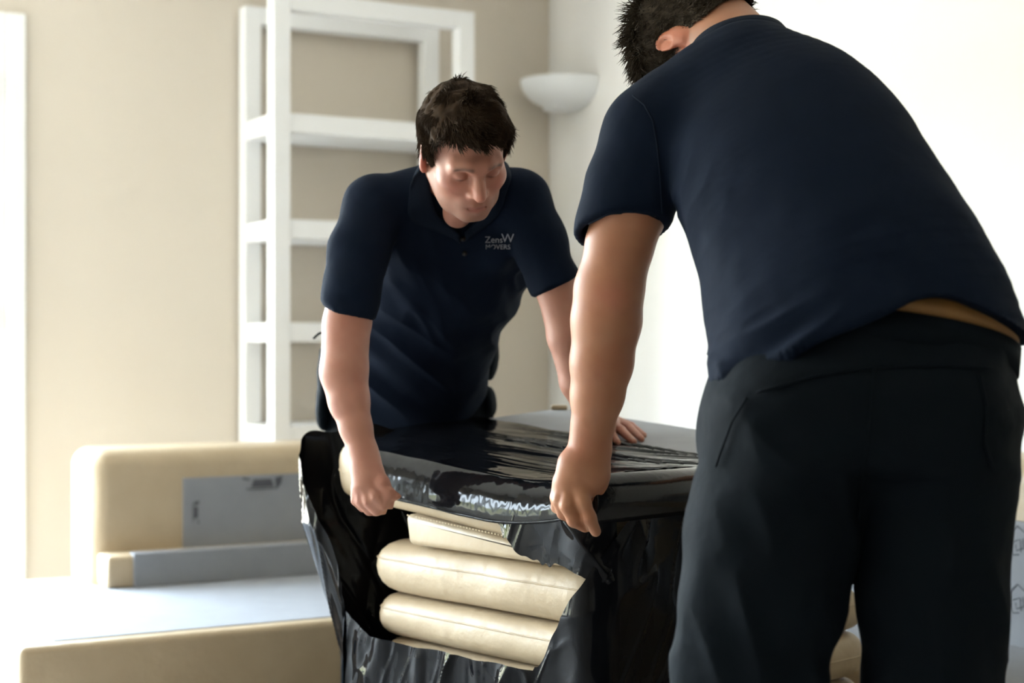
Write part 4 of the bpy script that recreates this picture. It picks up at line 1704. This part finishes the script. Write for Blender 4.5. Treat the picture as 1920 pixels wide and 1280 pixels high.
# hem, ridden up over the belt
f.roof_cut(at(1540, 637, 2.20), (.39, -.07, -.92), at(1825, 582, 2.22), (-.35, -.12, -.935))
f.cap(A_([(1398, 92, 2.74, .078), (1390, 60, 2.76, .08)]), .01, 'sub')
Vt, F = f.mesh(2)


def foldB(P):
    x, y, z = P[:, 0], P[:, 1], P[:, 2]
    s = vnoise(P, 7, 12) * .006 + vnoise(P, 22, 2) * .0012
    # pulls fanning out from the left hip towards the back
    low = np.clip((1.10 - z) / .16, 0, 1) * np.clip((.60 - x) / .2, 0, 1)
    d = np.stack([(x * .80 + z * .60) * .30, (z * .80 - x * .60) * 1.0, y * .3], -1)
    r = (1 - np.abs(vnoise(d, 26, 6)) * 2) * .017 * low + (1 - np.abs(vnoise(d, 52, 9)) * 2) * .003 * low
    arm = np.exp(-((x - .26) / .05) ** 2 - ((z - 1.22) / .10) ** 2)
    d2 = np.stack([x * .9 - z * .3, z * .3 + x * .2, y * .4], -1)
    return s + r + arm * (1 - np.abs(vnoise(d2, 30, 3)) * 2) * .005


Vt = folds(Vt, F, foldB)
shB = kid('polo_shirt', Vt, F, M['navy'], ORG_B, manB)
VB = Vt
del f
# collar B
cc = np.array(at(1392, 112, 2.70))
ax_up = np.array((Vector(Lb(0, -.03, -.05)) - Vector(cc)).normalized())
ax_up = ax_up * .75 + np.array((0, 0, .65))
ax_up /= np.linalg.norm(ax_up)
bk = np.array((.35, -.8, .5))
bk = bk - ax_up * (bk @ ax_up)
bk /= np.linalg.norm(bk)
lt = np.cross(bk, ax_up)
P = np.zeros((64, 8, 3))
for i in range(64):
    th = -math.pi * .8 + 2 * math.pi * .8 * i / 63
    for j in range(8):
        b = j / 7
        if b < .4:
            q = b / .4
            r, h = .076 + .002 * q, -.006 + .040 * q
        else:
            q = (b - .4) / .6
            r, h = .080 + .018 * q, .034 - .048 * q
        P[i, j] = cc + bk * math.cos(th) * r + lt * math.sin(th) * r * 1.05 + ax_up * h
cb = link('collar', grid_mesh('collar', P - ORG_B), M['navytrim'], shB)
sm = cb.modifiers.new('thickness', 'SOLIDIFY')
sm.thickness = .003

# trousers B
f = Field(axis([(.14, .84, .0050)]), axis([(2.06, 2.62, .0055)]), axis([(.06, 1.10, .0055)]))
TB = [(1634, 600, 2.36, .202, .140), (1626, 680, 2.345, .213, .150), (1612, 780, 2.33, .222, .158), (1610, 850, 2.33, .216, .150)]
f.etube(S_(TB), (.97, -.2, .1), 0, .03, .25)
f.cap(A_([(1480, 880, 2.33, .121), (1449, 985, 2.33, .1170), (1425, 1130, 2.32, .1110), (1407, 1280, 2.31, .1050), (1398, 1550, 2.32, .095), (1395, 1850, 2.36, .080)]), .03)
f2 = [(1750, 880, 2.31, .114), (1751, 985, 2.31, .1070), (1743, 1130, 2.31, .1030), (1741, 1280, 2.31, .0975), (1740, 1550, 2.30, .090), (1740, 1850, 2.33, .078)]
f.cap(A_(f2), .010)
f.ell(at(1488, 800, 2.29), (.115, .11, .11), .05)
f.ell(at(1740, 790, 2.28), (.105, .11, .11), .05)
f.ell(at(1352, 812, 2.37), (.028, .06, .052), .016)
f.plane_cut((0, 0, .075), (0, 0, -1), (0, 2, 0), (1, 2.8, .2))
Vt, F = f.mesh(2)


def foldT(P):
    x, y, z = P[:, 0], P[:, 1], P[:, 2]
    d = np.stack([x * 1.0 + z * .25, z * .45, y * .6], -1)
    g = np.clip((.95 - z) / .3, .25, 1)
    seat = np.exp(-((z - .66) / .12) ** 2)
    d2 = np.stack([x * .5 - z * .4, z * .9 + x * .5, y * .5], -1)
    return (1 - np.abs(vnoise(d, 17, 4)) * 2) * .007 * g + vnoise(P, 12, 8) * .006 + (1 - np.abs(vnoise(d2, 20, 5)) * 2) * .004 * (1 - seat)


Vt = folds(Vt, F, foldT)
trB = kid('trousers', Vt, F, M['trouser'], ORG_B, manB)
del f
# waistband and belt: rings around the waist in the tube's own frame


def ring(c0, c1, a, b, right, h0, h1, off, name, m, parent, org, th0=0, th1=2 * math.pi, n=96):
    c0, c1 = np.array(c0), np.array(c1)
    T = (c1 - c0) / np.linalg.norm(c1 - c0)
    R = np.array(right) - (np.array(right) @ T) * T
    R /= np.linalg.norm(R)
    Fv = np.cross(T, R)
    closed = abs(th1 - th0 - 2 * math.pi) < 1e-6
    P = np.zeros((n, 4, 3))
    for i in range(n):
        th = th0 + (th1 - th0) * i / (n if closed else n - 1)
        for j, (o_, h) in enumerate(((0, h0), (off, h0), (off, h1), (0, h1))):
            P[i, j] = c0 + R * math.cos(th) * (a + o_) + Fv * math.sin(th) * (b + o_) + T * h
    return link(name, grid_mesh(name, P - org, True, closed), m, parent)


c0, c1 = at(1634, 600, 2.36), at(1626, 680, 2.345)
ring(c0, c1, .206, .146, (.97, -.2, .1), .026, .066, .008, 'waistband', M['trouser'], trB, ORG_B)
ring(c0, c1, .203, .142, (.97, -.2, .1), -.002, .026, .007, 'belt', M['belt'], trB, ORG_B)['label'] = 'tan leather belt'
zp = tube_mesh('zip_pull', [at(1338, 862, 2.37) - Vector(ORG_B), at(1334, 872, 2.365) - Vector(ORG_B), at(1333, 882, 2.365) - Vector(ORG_B)], [.0035, .002, .003], 8)
link('zip_pull', zp, M['zip'], trB)
for pts in ((1395, 2.36), (1740, 2.33)):
    lx = at(pts[0], 1850, pts[1]).x
    f = Field(axis([(lx - .1, lx + .1, .006)]), axis([(pts[1] - .12, pts[1] + .34, .006)]), axis([(-.01, .2, .006)]))
    shoes(f, (lx, pts[1], .003), (lx - .03, pts[1] + .2, .003))
    Vt, F = f.mesh(1)
    Vt[:, 2] = np.maximum(Vt[:, 2], .001)
    kid('shoe', Vt, F, M['shoe'], ORG_B, manB)


def surf_line(name, pxs, Vs, r, m, parent, org, lift=.0008, n=40):
    """a sewn seam that follows the cloth under a line of pixels"""
    pxs = np.array(pxs, dtype=float)
    x = np.linspace(0, len(pxs) - 1, n)
    X = np.interp(x, np.arange(len(pxs)), pxs[:, 0])
    Y = np.interp(x, np.arange(len(pxs)), pxs[:, 1])
    d = np.array([surf_depth(Vs, a, b, 9) or np.nan for a, b in zip(X, Y)])
    ok = ~np.isnan(d)
    if ok.sum() < 4:
        return None
    d = np.interp(np.arange(n), np.where(ok)[0], d[ok])
    d = np.convolve(np.pad(d, 2, mode='edge'), np.ones(5) / 5, mode='valid')
    pts = [at(a, b, c - lift) - Vector(org) for a, b, c in zip(X, Y, d)]
    return link(name, tube_mesh(name, pts, r, 6), m, parent)


TBV = np.array([v.co for v in trB.data.vertices]) + ORG_B
surf_line('back_seam', [(1640, 690), (1632, 780), (1620, 880), (1611, 975)], TBV, .0018, M['trouser'], trB, ORG_B)
surf_line('yoke_seam', [(1420, 735), (1520, 705), (1640, 688), (1760, 684), (1860, 690)], TBV, .0020, M['trouser'], trB, ORG_B)
surf_line('pocket_edge', [(1838, 700), (1850, 760), (1846, 830), (1862, 880)], TBV, .0022, M['trouser'], trB, ORG_B)
surf_line('pocket_edge', [(1400, 745), (1372, 790), (1350, 850), (1342, 875)], TBV, .0022, M['trouser'], trB, ORG_B)
surf_line('shoulder_seam', [(1186, 178), (1208, 196), (1224, 225), (1232, 270), (1238, 330), (1242, 400)], VB, .0016, M['navytrim'], shB, ORG_B)
surf_line('sleeve_hem', [(1104, 420), (1140, 402), (1180, 396), (1215, 402), (1236, 412)], VB, .0012, M['navytrim'], shB, ORG_B)
